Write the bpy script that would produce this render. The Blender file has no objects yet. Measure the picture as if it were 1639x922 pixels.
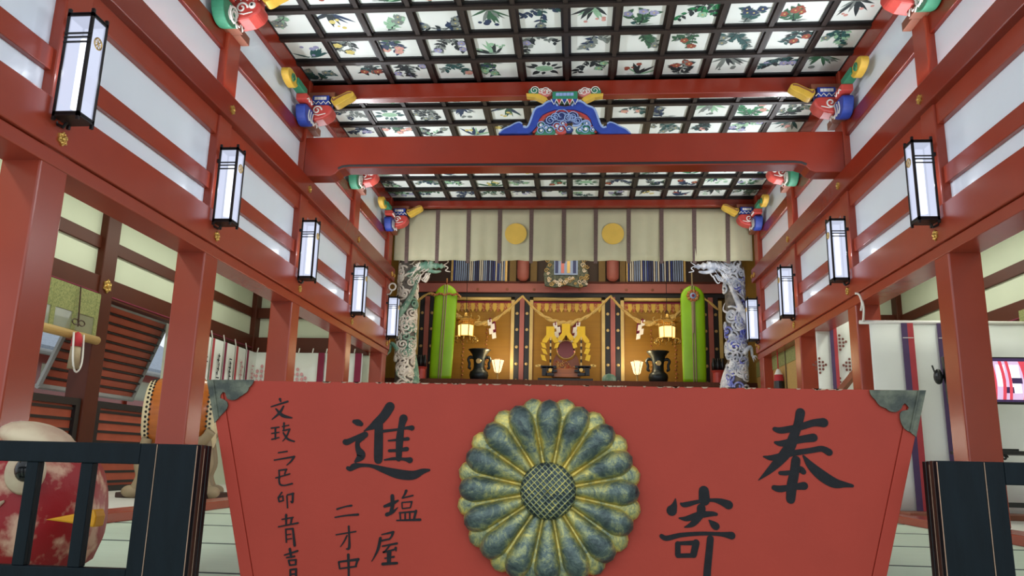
import bpy, math, random
from mathutils import Vector, Matrix
PI = math.pi
SC = bpy.context.scene
COL = SC.collection
E = 0.45                      # eye height above the hall floor; all heights below are measured from the eye
# ------------------------------------------------------------------ camera, world, light, exposure
FPX, CX, CY = 1249.3, 819.5, 461.0
YAW, PITCH, ROLL = 0.0852856, 0.2187137, 0.02276095
_w = Vector((-math.sin(YAW)*math.cos(PITCH), math.cos(YAW)*math.cos(PITCH), math.sin(PITCH)))
_r0 = Vector((math.cos(YAW), math.sin(YAW), 0)); _u0 = _r0.cross(_w)
_r = _r0*math.cos(ROLL) + _u0*math.sin(ROLL); _u = -_r0*math.sin(ROLL) + _u0*math.cos(ROLL)
camd = bpy.data.cameras.new('camera'); cam = bpy.data.objects.new('camera', camd); COL.objects.link(cam)
camd.sensor_width = 36; camd.lens = FPX/1639*36; camd.clip_start = 0.05; camd.clip_end = 200
cam.matrix_world = Matrix(((_r.x, _u.x, -_w.x, 0), (_r.y, _u.y, -_w.y, 0), (_r.z, _u.z, -_w.z, E), (0, 0, 0, 1)))
SC.camera = cam
SC.view_settings.view_transform = 'Standard'; SC.view_settings.look = 'None'
SC.view_settings.gamma = 1; SC.view_settings.use_curve_mapping = False
SC.view_settings.exposure = 0.0
SC.cycles.use_denoising = True
SC.cycles.max_bounces = 8; SC.cycles.diffuse_bounces = 5; SC.cycles.sample_clamp_indirect = 6
world = bpy.data.worlds.new('sky'); SC.world = world; world.use_nodes = True
_bg = world.node_tree.nodes['Background']; _bg.inputs[0].default_value = (0.86, 0.93, 1.0, 1); _bg.inputs[1].default_value = 1.05
LANTERN_GLOW, LANTERN_BULB = 1.0, 25.0
def lamp(name, kind, loc, power, color, size=0.3, size_y=None, rot=None, spot=None):
    d = bpy.data.lights.new(name, kind); d.energy = power; d.color = color
    if kind == 'AREA':
        d.size = size
        if size_y: d.shape = 'RECTANGLE'; d.size_y = size_y
    else:
        d.shadow_soft_size = size
    if spot: d.spot_size = spot; d.spot_blend = 0.6
    o = bpy.data.objects.new(name, d); COL.objects.link(o); o.location = (loc[0], loc[1], loc[2]+E)
    if rot: o.rotation_euler = rot
    return o
# daylight of the open entrance behind the visitor, and the tubes under the aisle roofs
lamp('entrance_daylight', 'AREA', (-0.1, -1.6, 1.6), 70, (0.93, 0.97, 1.0), 6.0, 3.0, (math.radians(90), 0, 0))
for _x, _a in ((-3.02, -102), (2.78, 102)):  # added fill strips, unseen, that brighten the white panels and ceiling
    lamp('hall_fill_strip', 'AREA', (_x, 4.5, 3.068), 112, (0.88, 0.95, 1.0), 0.04, 5.8, (0, math.radians(_a), 0))
    lamp('hall_fill_strip', 'AREA', (_x, 10.15, 3.068), 58, (0.88, 0.95, 1.0), 0.04, 3.1, (0, math.radians(_a), 0))
lamp('aisle_tube', 'AREA', (-4.15, 7.6, 2.78), 60, (0.95, 1.0, 0.86), 0.2, 6.0)
lamp('aisle_tube', 'AREA', (3.8, 8.2, 2.78), 70, (0.96, 1.0, 0.88), 0.2, 6.0)
lamp('aisle_tube', 'AREA', (-4.15, 2.6, 2.78), 40, (0.95, 1.0, 0.9), 0.2, 3.0)
lamp('sanctuary_lamp', 'POINT', (-1.45, 14.25, 1.9), 16, (1.0, 0.78, 0.45), 0.08)
lamp('sanctuary_lamp', 'POINT', (1.09, 14.25, 1.9), 16, (1.0, 0.78, 0.45), 0.08)
lamp('floor_bounce_fill', 'POINT', (-0.12, 8.4, -0.05), 70, (1.0, 0.96, 0.9), 0.25)  # added light without a body, stands in for bounce off the hall floor
lamp('sanctuary_floor_lamp', 'POINT', (-0.12, 12.2, 0.5), 30, (1.0, 0.86, 0.68), 0.15)
lamp('sanctuary_ceiling_lamp', 'AREA', (-0.2, 13.3, 4.2), 45, (1.0, 0.84, 0.58), 4.5, 0.8, (math.radians(18), 0, 0))

def cam_ray(px, py): return _w + _r*((px-CX)/FPX) - _u*((py-CY)/FPX)
def at(px, py, axis, val):
    d = cam_ray(px, py); return d*(val/d[axis])
def xz(px, py, Y):
    p = at(px, py, 1, Y); return (p.x, p.z)

# ------------------------------------------------------------------ materials
def lin(c): return tuple(((v/255)/12.92 if v/255 <= 0.04045 else ((v/255+0.055)/1.055)**2.4) for v in c) + (1,)
def mat(name, rgb, rough=0.5, metal=0.0, vary=0.08, scale=6.0, bump=0.0, bscale=40.0, spec=0.5, stretch=None, rgb2=None, coat=0.0):
    m = bpy.data.materials.new(name); m.use_nodes = True; nt = m.node_tree; b = nt.nodes['Principled BSDF']
    b.inputs['Roughness'].default_value = rough; b.inputs['Metallic'].default_value = metal
    b.inputs['Specular IOR Level'].default_value = spec
    if coat: b.inputs['Coat Weight'].default_value = coat; b.inputs['Coat Roughness'].default_value = 0.15
    c = lin(rgb)
    tc = nt.nodes.new('ShaderNodeTexCoord'); src = tc.outputs['Object']
    if stretch:
        mp = nt.nodes.new('ShaderNodeMapping'); mp.inputs['Scale'].default_value = stretch
        nt.links.new(src, mp.inputs['Vector']); src = mp.outputs['Vector']
    n = nt.nodes.new('ShaderNodeTexNoise'); n.inputs['Scale'].default_value = scale; n.inputs['Detail'].default_value = 6
    nt.links.new(src, n.inputs['Vector'])
    r = nt.nodes.new('ShaderNodeValToRGB')
    if rgb2: c2 = lin(rgb2); lo, hi = c, c2; r.color_ramp.elements[0].position = 0.4; r.color_ramp.elements[1].position = 0.62
    else: lo = tuple(v*(1-vary) for v in c[:3])+(1,); hi = tuple(min(1, v*(1+vary)) for v in c[:3])+(1,); r.color_ramp.elements[0].position = 0.3; r.color_ramp.elements[1].position = 0.7
    r.color_ramp.elements[0].color = lo; r.color_ramp.elements[1].color = hi
    nt.links.new(n.outputs['Fac'], r.inputs['Fac']); nt.links.new(r.outputs['Color'], b.inputs['Base Color'])
    if bump:
        n2 = nt.nodes.new('ShaderNodeTexNoise'); n2.inputs['Scale'].default_value = bscale; n2.inputs['Detail'].default_value = 4
        nt.links.new(src, n2.inputs['Vector'])
        bp = nt.nodes.new('ShaderNodeBump'); bp.inputs['Strength'].default_value = bump; bp.inputs['Distance'].default_value = 0.01
        nt.links.new(n2.outputs['Fac'], bp.inputs['Height']); nt.links.new(bp.outputs['Normal'], b.inputs['Normal'])
    return m
def glow(name, rgb, strength):
    m = bpy.data.materials.new(name); m.use_nodes = True; nt = m.node_tree; b = nt.nodes['Principled BSDF']
    b.inputs['Base Color'].default_value = lin(rgb); b.inputs['Emission Color'].default_value = lin(rgb)
    b.inputs['Emission Strength'].default_value = strength; b.inputs['Roughness'].default_value = 0.6
    return m
def see_through(name, rgb, alpha):
    m = mat(name, rgb, 0.7); b = m.node_tree.nodes['Principled BSDF']; b.inputs['Alpha'].default_value = alpha
    return m
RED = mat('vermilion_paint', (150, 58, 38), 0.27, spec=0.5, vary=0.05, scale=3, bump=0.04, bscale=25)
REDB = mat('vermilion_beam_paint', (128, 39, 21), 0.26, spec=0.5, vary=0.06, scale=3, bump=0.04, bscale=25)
BOXRED = mat('box_lacquer', (156, 54, 40), 0.62, spec=0.3, vary=0.05, scale=5, bump=0.05, bscale=60)
BROWNRED = mat('brown_red_paint', (80, 33, 15), 0.5, spec=0.3, vary=0.07, scale=4)
WHITE = mat('white_panel_paint', (228, 236, 246), 0.28, vary=0.02, scale=2)
PLASTER = mat('pale_plaster', (206, 212, 188), 0.7, vary=0.03, scale=2)
DARKWOOD = mat('dark_brown_wood', (62, 38, 28), 0.5, vary=0.15, scale=6, stretch=(6, 1, 6))
LATTICE = mat('blackened_lattice_wood', (34, 24, 19), 0.5, vary=0.25, scale=8, stretch=(4, 4, 1))
BLACKLAC = mat('black_lacquer', (18, 17, 19), 0.4, vary=0.1)
BLUEBLACK = mat('blue_black_paint', (12, 23, 29), 0.55, vary=0.2, scale=9, bump=0.12, bscale=50, stretch=(3, 3, 0.6), spec=0.15)
WORN = mat('worn_wood_edge', (168, 140, 118), 0.7, vary=0.2, scale=30)
PANELWHITE = mat('painted_ceiling_board', (228, 234, 230), 0.5, vary=0.03, scale=3)
LEAF = [mat('leaf_paint_'+n, c, 0.6, vary=0.2, scale=20) for n, c in (('ink', (32, 44, 48)), ('navy', (36, 56, 88)), ('green', (52, 96, 70)), ('teal', (40, 84, 84)),
        ('grey', (120, 130, 126)), ('pale_green', (140, 182, 150)), ('pink', (206, 150, 140)), ('lilac', (150, 150, 186)), ('gold', (206, 190, 110)), ('red', (150, 74, 58)), ('emerald', (24, 122, 72)))]
GOLD = mat('gold_fitting', (206, 168, 92), 0.34, metal=0.8, vary=0.15, scale=20)
PALEGOLD = mat('pale_gold', (190, 160, 104), 0.4, metal=0.6, vary=0.15, scale=30)
def lit_paper(name, rgb, strength, clear):
    m = bpy.data.materials.new(name); m.use_nodes = True; nt = m.node_tree; nt.nodes.remove(nt.nodes['Principled BSDF'])
    e = nt.nodes.new('ShaderNodeEmission'); e.inputs[0].default_value = lin(rgb); e.inputs[1].default_value = strength
    tr = nt.nodes.new('ShaderNodeBsdfTransparent'); mx = nt.nodes.new('ShaderNodeMixShader'); mx.inputs[0].default_value = clear
    nt.links.new(e.outputs[0], mx.inputs[1]); nt.links.new(tr.outputs[0], mx.inputs[2]); nt.links.new(mx.outputs[0], nt.nodes['Material Output'].inputs[0]); return m
PAPER_GLOW = lit_paper('lit_lantern_paper', (222, 230, 255), LANTERN_GLOW, 0.5)
TUBE_GLOW = glow('lit_tube', (244, 248, 255), 4.0)
IRON = mat('black_iron', (26, 23, 24), 0.45, metal=0.3)
TATAMI = mat('tatami_straw', (194, 212, 190), 0.6, vary=0.04, scale=4, bump=0.1, bscale=200, stretch=(1, 12, 1))
TATEDGE = mat('tatami_seam', (66, 74, 72), 0.8)
PALEFLOOR = mat('pale_floor', (214, 212, 204), 0.5, vary=0.04)
CLOTH = mat('cream_cloth', (178, 172, 142), 0.9, vary=0.04, scale=4, bump=0.15, bscale=15)
WHITECLOTH = mat('white_cloth', (226, 228, 222), 0.9, vary=0.03, scale=3, bump=0.1, bscale=12)
STRAP = mat('brown_brocade', (92, 72, 66), 0.8, vary=0.3, scale=60)
GOLDCLOTH = mat('gold_disc_cloth', (206, 168, 72), 0.75, vary=0.06)
BLUEP = mat('blue_pigment', (36, 62, 150), 0.5, vary=0.15, scale=14)
NAVYP = mat('navy_pigment', (40, 54, 110), 0.5, vary=0.15, scale=14)
LBLUEP = mat('pale_blue_pigment', (142, 164, 208), 0.5, vary=0.1)
GREENP = mat('green_pigment', (44, 124, 92), 0.5, vary=0.12, scale=14)
REDP = mat('red_pigment', (186, 66, 58), 0.45, vary=0.1, scale=14)
PINKP = mat('pink_pigment', (206, 120, 116), 0.5, vary=0.1)
YELP = mat('yellow_pigment', (208, 168, 60), 0.5, vary=0.1, scale=14)
WHITEP = mat('white_pigment', (226, 222, 214), 0.5, vary=0.05)
BROWNP = mat('brown_pigment', (128, 74, 52), 0.5, vary=0.15)
INK = mat('black_ink', (17, 19, 24), 0.6, vary=0.3, scale=40, bump=0.1, bscale=90, spec=0.25)
VERDI = mat('verdigris_metal', (54, 62, 56), 0.5, metal=0.3, scale=22, rgb2=(96, 102, 86), bump=0.25, bscale=60)
GOLDWALL = mat('gold_bamboo_wall', (150, 106, 14), 0.5, vary=0.08, scale=3, bump=0.15, bscale=120, stretch=(0.4, 1, 14), metal=0.15)
OLIVE = mat('olive_gold_board', (120, 92, 30), 0.5, vary=0.12, scale=4)
PLINTH = mat('dull_brown_boards', (86, 48, 34), 0.8, vary=0.12, scale=4, stretch=(6, 1, 1), spec=0.2)
PINKWOOD = mat('pink_painted_wood', (158, 90, 84), 0.5, vary=0.06)
CREAMGOLD = mat('cream_gold_rod', (206, 178, 112), 0.4, metal=0.3, vary=0.1)
LIME = mat('lime_green_silk', (140, 192, 18), 0.42, vary=0.08, scale=3, bump=0.05, bscale=20)
STRAW = mat('straw_rope', (196, 164, 96), 0.85, vary=0.2, scale=40, bump=0.4, bscale=120)
BRONZE = mat('dark_bronze', (44, 50, 52), 0.38, metal=0.6, vary=0.25, scale=8)
WARMGLOW = glow('warm_lit_paper', (255, 216, 136), 1.7)
SHADEGLOW = glow('warm_lit_glass', (255, 228, 170), 1.5)
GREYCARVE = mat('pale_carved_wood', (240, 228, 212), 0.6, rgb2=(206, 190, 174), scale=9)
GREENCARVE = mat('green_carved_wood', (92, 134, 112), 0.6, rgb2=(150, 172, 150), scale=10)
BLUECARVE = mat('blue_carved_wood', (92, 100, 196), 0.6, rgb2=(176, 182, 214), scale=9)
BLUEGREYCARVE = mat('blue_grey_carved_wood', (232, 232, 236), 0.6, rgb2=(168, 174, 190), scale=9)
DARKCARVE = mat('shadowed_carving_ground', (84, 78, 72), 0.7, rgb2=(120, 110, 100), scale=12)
BAMBOO = mat('bamboo_blind', (176, 142, 82), 0.6, vary=0.18, scale=8, stretch=(1, 1, 40))
BROCADE = mat('green_brocade', (150, 152, 96), 0.8, rgb2=(116, 124, 74), scale=70)
CRIMSON = mat('crimson_cord', (176, 44, 52), 0.8)
PURPLE = mat('purple_stripe_cloth', (82, 62, 98), 0.9)
STRIPERED = mat('red_stripe_cloth', (176, 64, 70), 0.9)
MAROON = mat('maroon_stripe_cloth', (128, 36, 64), 0.9)
CREST = mat('brown_crest_print', (118, 70, 62), 0.9)
PINKCREST = mat('pink_crest_print', (206, 150, 152), 0.9)
BLACKINKCLOTH = mat('black_script_print', (40, 38, 44), 0.9)
DRUMWOOD = mat('drum_varnish', (176, 96, 34), 0.25, vary=0.2, scale=5, stretch=(0.5, 6, 6))
SKIN = mat('drum_hide', (222, 204, 164), 0.6, vary=0.06)
PALEWOOD = mat('pale_wood', (150, 132, 102), 0.6, vary=0.12, scale=5)
FISHRED = mat('mottled_red_papier', (156, 20, 28), 0.5, rgb2=(214, 172, 144), scale=13, bump=0.2, bscale=30)
FISHRED.node_tree.nodes['Color Ramp'].color_ramp.elements[0].position = 0.5; FISHRED.node_tree.nodes['Color Ramp'].color_ramp.elements[1].position = 0.64
CREAMP = mat('cream_papier', (216, 200, 168), 0.6, rgb2=(196, 166, 140), scale=8)
BEAK = mat('yellow_beak', (234, 166, 24), 0.45, vary=0.06)
GLOSSBLACK = mat('gloss_black', (16, 18, 20), 0.15)
STONE = mat('grey_stone', (150, 150, 146), 0.8, vary=0.1)
GROUND = mat('pale_gravel', (196, 192, 184), 0.9, vary=0.12, scale=20)
TILEROOF = mat('grey_roof_tile', (140, 150, 162), 0.6, vary=0.2, scale=20)
SLATRED = mat('red_slat', (178, 84, 58), 0.5, vary=0.1)
TVBLACK = mat('black_plastic', (14, 14, 16), 0.35)
MIRROR = mat('dark_mirror', (120, 70, 66), 0.12, metal=1.0, vary=0.02)
BLIND = see_through('bamboo_blind_against_light', (170, 172, 140), 0.55)
PATTERN = mat('red_gold_brocade', (150, 56, 34), 0.7, rgb2=(190, 150, 84), scale=40)
# the chrysanthemum metal: dark patina on the crowns of the petals, worn gold in the valleys
def crest_mat():
    m = bpy.data.materials.new('patinated_gilt_bronze'); m.use_nodes = True; nt = m.node_tree; b = nt.nodes['Principled BSDF']
    b.inputs['Metallic'].default_value = 0.55; b.inputs['Roughness'].default_value = 0.42
    tc = nt.nodes.new('ShaderNodeTexCoord')
    at_ = nt.nodes.new('ShaderNodeAttribute'); at_.attribute_name = 'crown'
    n = nt.nodes.new('ShaderNodeTexNoise'); n.inputs['Scale'].default_value = 20; n.inputs['Detail'].default_value = 12; n.inputs['Roughness'].default_value = 0.8; n.inputs['Distortion'].default_value = 0.6
    nt.links.new(tc.outputs['Object'], n.inputs['Vector'])
    mx = nt.nodes.new('ShaderNodeMath'); mx.operation = 'MULTIPLY_ADD'; mx.inputs[1].default_value = 1.55; nt.links.new(n.outputs['Fac'], mx.inputs[0])
    nt.links.new(at_.outputs['Fac'], mx.inputs[2])
    r = nt.nodes.new('ShaderNodeValToRGB'); e = r.color_ramp.elements
    e[0].position = 0.46; e[0].color = lin((214, 194, 100)); e[1].position = 0.90; e[1].color = lin((40, 50, 56))
    for p, c in ((0.57, (184, 176, 104)), (0.65, (134, 142, 104)), (0.74, (82, 98, 94))):
        k = e.new(p); k.color = lin(c)
    sc = nt.nodes.new('ShaderNodeMath'); sc.operation = 'DIVIDE'; sc.inputs[1].default_value = 1.6
    nt.links.new(mx.outputs[0], sc.inputs[0]); nt.links.new(sc.outputs[0], r.inputs['Fac'])
    nt.links.new(r.outputs['Color'], b.inputs['Base Color'])
    n2 = nt.nodes.new('ShaderNodeTexNoise'); n2.inputs['Scale'].default_value = 70; nt.links.new(tc.outputs['Object'], n2.inputs['Vector'])
    bp = nt.nodes.new('ShaderNodeBump'); bp.inputs['Strength'].default_value = 0.45; bp.inputs['Distance'].default_value = 0.005
    nt.links.new(n2.outputs['Fac'], bp.inputs['Height']); nt.links.new(bp.outputs['Normal'], b.inputs['Normal'])
    return m
CRESTMETAL = crest_mat()

# ------------------------------------------------------------------ mesh builder
BASE = {}
class MB:
    def __init__(s): s.v = []; s.f = []; s.m = []; s.attr = None
    def add(s, vs, fs, mi=0):
        n = len(s.v); s.v += [tuple(p) for p in vs]; s.f += [[i+n for i in f] for f in fs]; s.m += [mi]*len(fs); return s
    def box(s, x0, x1, y0, y1, z0, z1, mi=0):
        vs = [(x, y, z) for z in (z0, z1) for y in (y0, y1) for x in (x0, x1)]
        return s.add(vs, [(0, 2, 3, 1), (4, 5, 7, 6), (0, 1, 5, 4), (2, 6, 7, 3), (0, 4, 6, 2), (1, 3, 7, 5)], mi)
    def prism(s, pts, plane, a, b, mi=0):
        def P(p, d): return {'xz': (p[0], d, p[1]), 'yz': (d, p[0], p[1]), 'xy': (p[0], p[1], d)}[plane]
        n = len(pts); vs = [P(p, a) for p in pts]+[P(p, b) for p in pts]
        fs = [list(range(n)), list(range(2*n-1, n-1, -1))]+[(i, i+n, (i+1) % n+n, (i+1) % n) for i in range(n)]
        return s.add(vs, fs, mi)
    def hexa(s, q0, q1, mi=0):         # two quads of 4 points joined
        return s.add(list(q0)+list(q1), [(0, 1, 2, 3), (7, 6, 5, 4)]+[(i, i+4, (i+1) % 4+4, (i+1) % 4) for i in range(4)], mi)
    def lathe(s, prof, c, n=24, mi=0, axis='z', sx=1, sy=1):
        vs = []; k = len(prof)
        for j in range(n):
            a = 2*PI*j/n
            for r, h in prof:
                p = (r*math.cos(a)*sx, r*math.sin(a)*sy, h)
                if axis == 'y': p = (p[0], p[2], p[1])
                elif axis == 'x': p = (p[2], p[0], p[1])
                vs.append((c[0]+p[0], c[1]+p[1], c[2]+p[2]))
        fs = []
        for j in range(n):
            j2 = (j+1) % n
            for i in range(k-1): fs.append((j*k+i, j2*k+i, j2*k+i+1, j*k+i+1))
        if prof[0][0] > 1e-6: fs.append([j*k for j in range(n)][::-1])
        if prof[-1][0] > 1e-6: fs.append([j*k+k-1 for j in range(n)])
        return s.add(vs, fs, mi)
    def tube(s, path, r, n=8, mi=0, flat=1.0):
        P = [Vector(p) for p in path]; N = len(P); vs = []
        up = Vector((0, 0, 1)); t0 = (P[1]-P[0]).normalized()
        if abs(t0.dot(up)) > 0.95: up = Vector((1, 0, 0))
        nrm = (up-t0*up.dot(t0)).normalized()
        for i in range(N):
            t = (P[min(i+1, N-1)]-P[max(i-1, 0)])
            if t.length < 1e-9: t = t0
            t = t.normalized(); nn = nrm-t*nrm.dot(t)
            nrm = nn.normalized() if nn.length > 1e-6 else nrm
            bi = t.cross(nrm); rr = r[i] if isinstance(r, (list, tuple)) else r
            for j in range(n):
                a = 2*PI*j/n; vs.append(P[i]+nrm*(rr*math.cos(a))+bi*(rr*flat*math.sin(a)))
        fs = [(i*n+j, i*n+(j+1) % n, (i+1)*n+(j+1) % n, (i+1)*n+j) for i in range(N-1) for j in range(n)]
        fs += [list(range(n))[::-1], [(N-1)*n+j for j in range(n)]]
        return s.add(vs, fs, mi)
    def ell(s, c, r, nu=16, nv=10, mi=0, rot=None):
        vs = []; fs = []
        for i in range(nv+1):
            ph = PI*i/nv-PI/2
            for j in range(nu):
                a = 2*PI*j/nu
                p = Vector((r[0]*math.cos(ph)*math.cos(a), r[1]*math.cos(ph)*math.sin(a), r[2]*math.sin(ph)))
                if rot: p = rot @ p
                vs.append((c[0]+p.x, c[1]+p.y, c[2]+p.z))
        for i in range(nv):
            for j in range(nu): fs.append((i*nu+j, i*nu+(j+1) % nu, (i+1)*nu+(j+1) % nu, (i+1)*nu+j))
        return s.add(vs, fs, mi)
    def build(s, name, mats, parent=None, base=None, smooth=False, bevel=0.0):
        if not isinstance(mats, (list, tuple)): mats = [mats]
        if parent is not None: b = BASE[parent.name]
        elif base is not None: b = Vector(base)
        else:
            xs, ys, zs = zip(*s.v); b = Vector(((min(xs)+max(xs))/2, (min(ys)+max(ys))/2, min(zs)))
        me = bpy.data.meshes.new(name)
        me.from_pydata([(x-b.x, y-b.y, z-b.z) for x, y, z in s.v], [], s.f)
        for m in mats: me.materials.append(m)
        me.polygons.foreach_set('material_index', s.m)
        me.validate()
        if s.attr:
            A = me.attributes.new('crown', 'FLOAT', 'POINT'); A.data.foreach_set('value', s.attr)
        if smooth: me.polygons.foreach_set('use_smooth', [True]*len(me.polygons))
        o = bpy.data.objects.new(name, me); COL.objects.link(o)
        if parent is not None: o.parent = parent
        else: o.location = (b.x, b.y, b.z+E)
        BASE[o.name] = b
        if bevel:
            bv = o.modifiers.new('edge', 'BEVEL'); bv.width = bevel; bv.segments = 2; bv.limit_method = 'ANGLE'
        return o
def tag(o, label, cat, group=None):
    o['label'] = label; o['category'] = cat; o['kind'] = 'thing'
    if group: o['group'] = group
    return o
def thing(name, label, cat, base, group=None):
    o = bpy.data.objects.new(name, None); COL.objects.link(o); o.location = (base[0], base[1], base[2]+E); o.empty_display_size = 0.1
    BASE[o.name] = Vector(base); return tag(o, label, cat, group)
def struct(name, mb, mats, **k):
    o = mb.build(name, mats, **k); o['kind'] = 'structure'; return o
def copy_thing(src, offset, label):
    c = src.copy(); COL.objects.link(c); c.location = src.location+Vector(offset); c['label'] = label
    for ch in src.children:
        d = ch.copy(); COL.objects.link(d); d.parent = c
        for g in ch.children:
            e = g.copy(); COL.objects.link(e); e.parent = d
    return c
def spline(pts, n=8):
    out = []; P = [tuple(p) for p in pts]; k = len(P[0])
    for i in range(len(P)-1):
        p0, p1, p2, p3 = P[max(i-1, 0)], P[i], P[i+1], P[min(i+2, len(P)-1)]
        for j in range(n):
            t = j/n; out.append(tuple(0.5*(2*p1[d]+(p2[d]-p0[d])*t+(2*p0[d]-5*p1[d]+4*p2[d]-p3[d])*t*t+(3*p1[d]-p0[d]-3*p2[d]+p3[d])*t**3) for d in range(k)))
    out.append(P[-1]); return out
ORD = ['first', 'second', 'third', 'fourth', 'fifth', 'sixth', 'seventh', 'eighth', 'ninth', 'tenth', 'eleventh', 'twelfth', 'thirteenth', 'fourteenth']

# ------------------------------------------------------------------ dimensions of the hall (measured from the eye)
FL = -0.45                                  # hall floor
XL, XR = -3.03, 2.79                        # hall-side faces of the pillars
PY = [4.05, 6.06, 8.07, 10.09, 12.07]       # pillar centres along the hall
CEIL = 4.2
SIDES = [(-1, XL, 'drum'), (1, XR, 'television')]
def sx_box(mb, s, xf, near, far, y0, y1, z0, z1, mi=0):   # near/far: metres behind the pillar face xf
    a, b = xf+s*near, xf+s*far
    return mb.box(min(a, b), max(a, b), y0, y1, z0, z1, mi)

# ------------------------------------------------------------------ floors, walls, ceiling
f = MB(); f.box(-3.2, 2.96, 1.2, 13.1, FL-0.1, FL)
struct('floor', f, TATAMI)
sm = MB()
for y in (2.1, 3.1, 4.1, 5.12, 6.14, 7.16, 8.18, 9.2, 10.2, 11.2): sm.box(-3.02, 2.78, y-0.008, y+0.008, FL, FL+0.003)
struct('trim_1', sm, TATEDGE)
for i, (a, b) in enumerate(((-5.3, -3.2), (2.96, 5.1))):
    f = MB(); f.box(a, b, 1.2, 12.2, FL-0.1, FL+0.04); struct('floor.00%d' % (i+1), f, PALEFLOOR)
f = MB(); f.box(-3.6, 3.2, 13.1, 15.3, 1.2, 1.34); struct('floor.003', f, OLIVE)
f = MB(); f.box(-3.6, 3.2, 13.06, 13.1, FL, 1.34); struct('wall_sanctuary_base', f, PLINTH)
f = MB(); f.box(-14, 14, -8, 22, -1.55, -1.45); struct('ground', f, GROUND)
for s, xf, side in SIDES:
    m = MB(); sx_box(m, s, xf, 0.07, 0.12, 1.2, 12.19, 1.9, 4.19)
    struct('wall_left' if s < 0 else 'wall_right', m, WHITE)
m = MB(); m.box(-3.3, 3.05, 1.2, 13.0, 4.3, 4.4); struct('ceiling', m, DARKWOOD)
m = MB(); m.box(-3.6, 3.2, 13.0, 15.4, 4.6, 4.7); struct('ceiling.001', m, DARKWOOD)
for i, (a, b) in enumerate(((-5.5, -3.28), (3.04, 5.4))):
    m = MB(); m.box(a, b, 1.2, 12.3, 2.92, 3.0); struct('ceiling.00%d' % (i+2), m, PLASTER)
# sills under the pillars
for s, xf, side in SIDES:
    m = MB(); sx_box(m, s, xf, 0.0, 0.24, 1.2, 12.2, FL, FL+0.065)
    tag(m.build('ground_sill', RED, bevel=0.006), 'red wooden floor sill under the pillars on the %s side' % side, 'sill', 'floor sills')
# ------------------------------------------------------------------ pillars
for s, xf, side in SIDES:
    for i, y in enumerate(PY):
        if s > 0 and i == 0: continue
        m = MB(); sx_box(m, s, xf, 0.0, 0.24, y-0.12, y+0.12, FL+0.065, 4.19)
        k = i if s < 0 else i-1
        tag(m.build('pillar', RED, bevel=0.012), 'red square wooden pillar, %s from the offering box on the %s side' % (ORD[k], side), 'pillar', 'hall pillars')
# ------------------------------------------------------------------ long wall beams with their gilt nail covers
def nail_cover(parent, x, y, z, s, r=0.045):
    m = MB(); pts = []
    for k in range(12):
        a = 2*PI*k/12; rr = r*(1.0 if k % 2 else 0.74); pts.append((y+rr*math.cos(a), z+rr*math.sin(a)))
    m.prism(pts, 'yz', x, x-s*0.010); m.ell((x-s*0.012, y, z), (0.012, r*0.34, r*0.34), 10, 6)
    for k in range(6):
        a = 2*PI*k/6+PI/12; m.ell((x-s*0.010, y+r*0.62*math.cos(a), z+r*0.62*math.sin(a)), (0.008, r*0.2, r*0.2), 8, 5)
    return m.build('nail_cover', GOLD, parent, smooth=False)
BEAMS = [  # name, label, near, far, z0, z1, material, nails, y0, y1
    ('lintel_beam', 'red lintel directly above the pillar openings', -0.008, 0.235, 1.61, 1.70, RED, False),
    ('tie_beam', 'red lower tie beam carrying gilt nail covers below the lanterns', -0.03, 0.07, 1.705, 1.985, RED, True),
    ('wall_rail', 'thin red rail between the two lowest rows of white panels', 0.03, 0.09, 2.165, 2.305, RED, False),
    ('head_rail', 'red rail tucked under the middle tie beam', 0.02, 0.09, 2.655, 2.83, RED, False),
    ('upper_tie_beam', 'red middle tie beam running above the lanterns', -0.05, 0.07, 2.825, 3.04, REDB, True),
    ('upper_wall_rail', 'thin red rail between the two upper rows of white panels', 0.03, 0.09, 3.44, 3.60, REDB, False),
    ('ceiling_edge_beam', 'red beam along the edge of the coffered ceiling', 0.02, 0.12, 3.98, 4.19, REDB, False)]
for s, xf, side in SIDES:
    for nm, lab, n0, n1, z0, z1, mt, nails in BEAMS:
        m = MB(); sx_box(m, s, xf, n0, n1, 1.2, 12.25 if 'lintel' in nm or 'tie' in nm else 12.0, z0, z1)
        if nails:
            t = thing(nm, lab + ', %s side' % side, 'beam', (xf, 6.0, z0), 'long wall beams')
            m.build('timber', mt, t, bevel=0.008)
            for i, y in enumerate(PY[:5]): nail_cover(t, xf+s*n0, y-0.02, 1.778 if z0 < 2 else 2.915, s)
            nail_cover(t, xf+s*n0, 12.2, (z0+z1)/2-0.01, s, 0.035)
        else:
            tag(m.build(nm, mt, bevel=0.006), lab + ', %s side' % side, 'beam', 'long wall beams')

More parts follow.
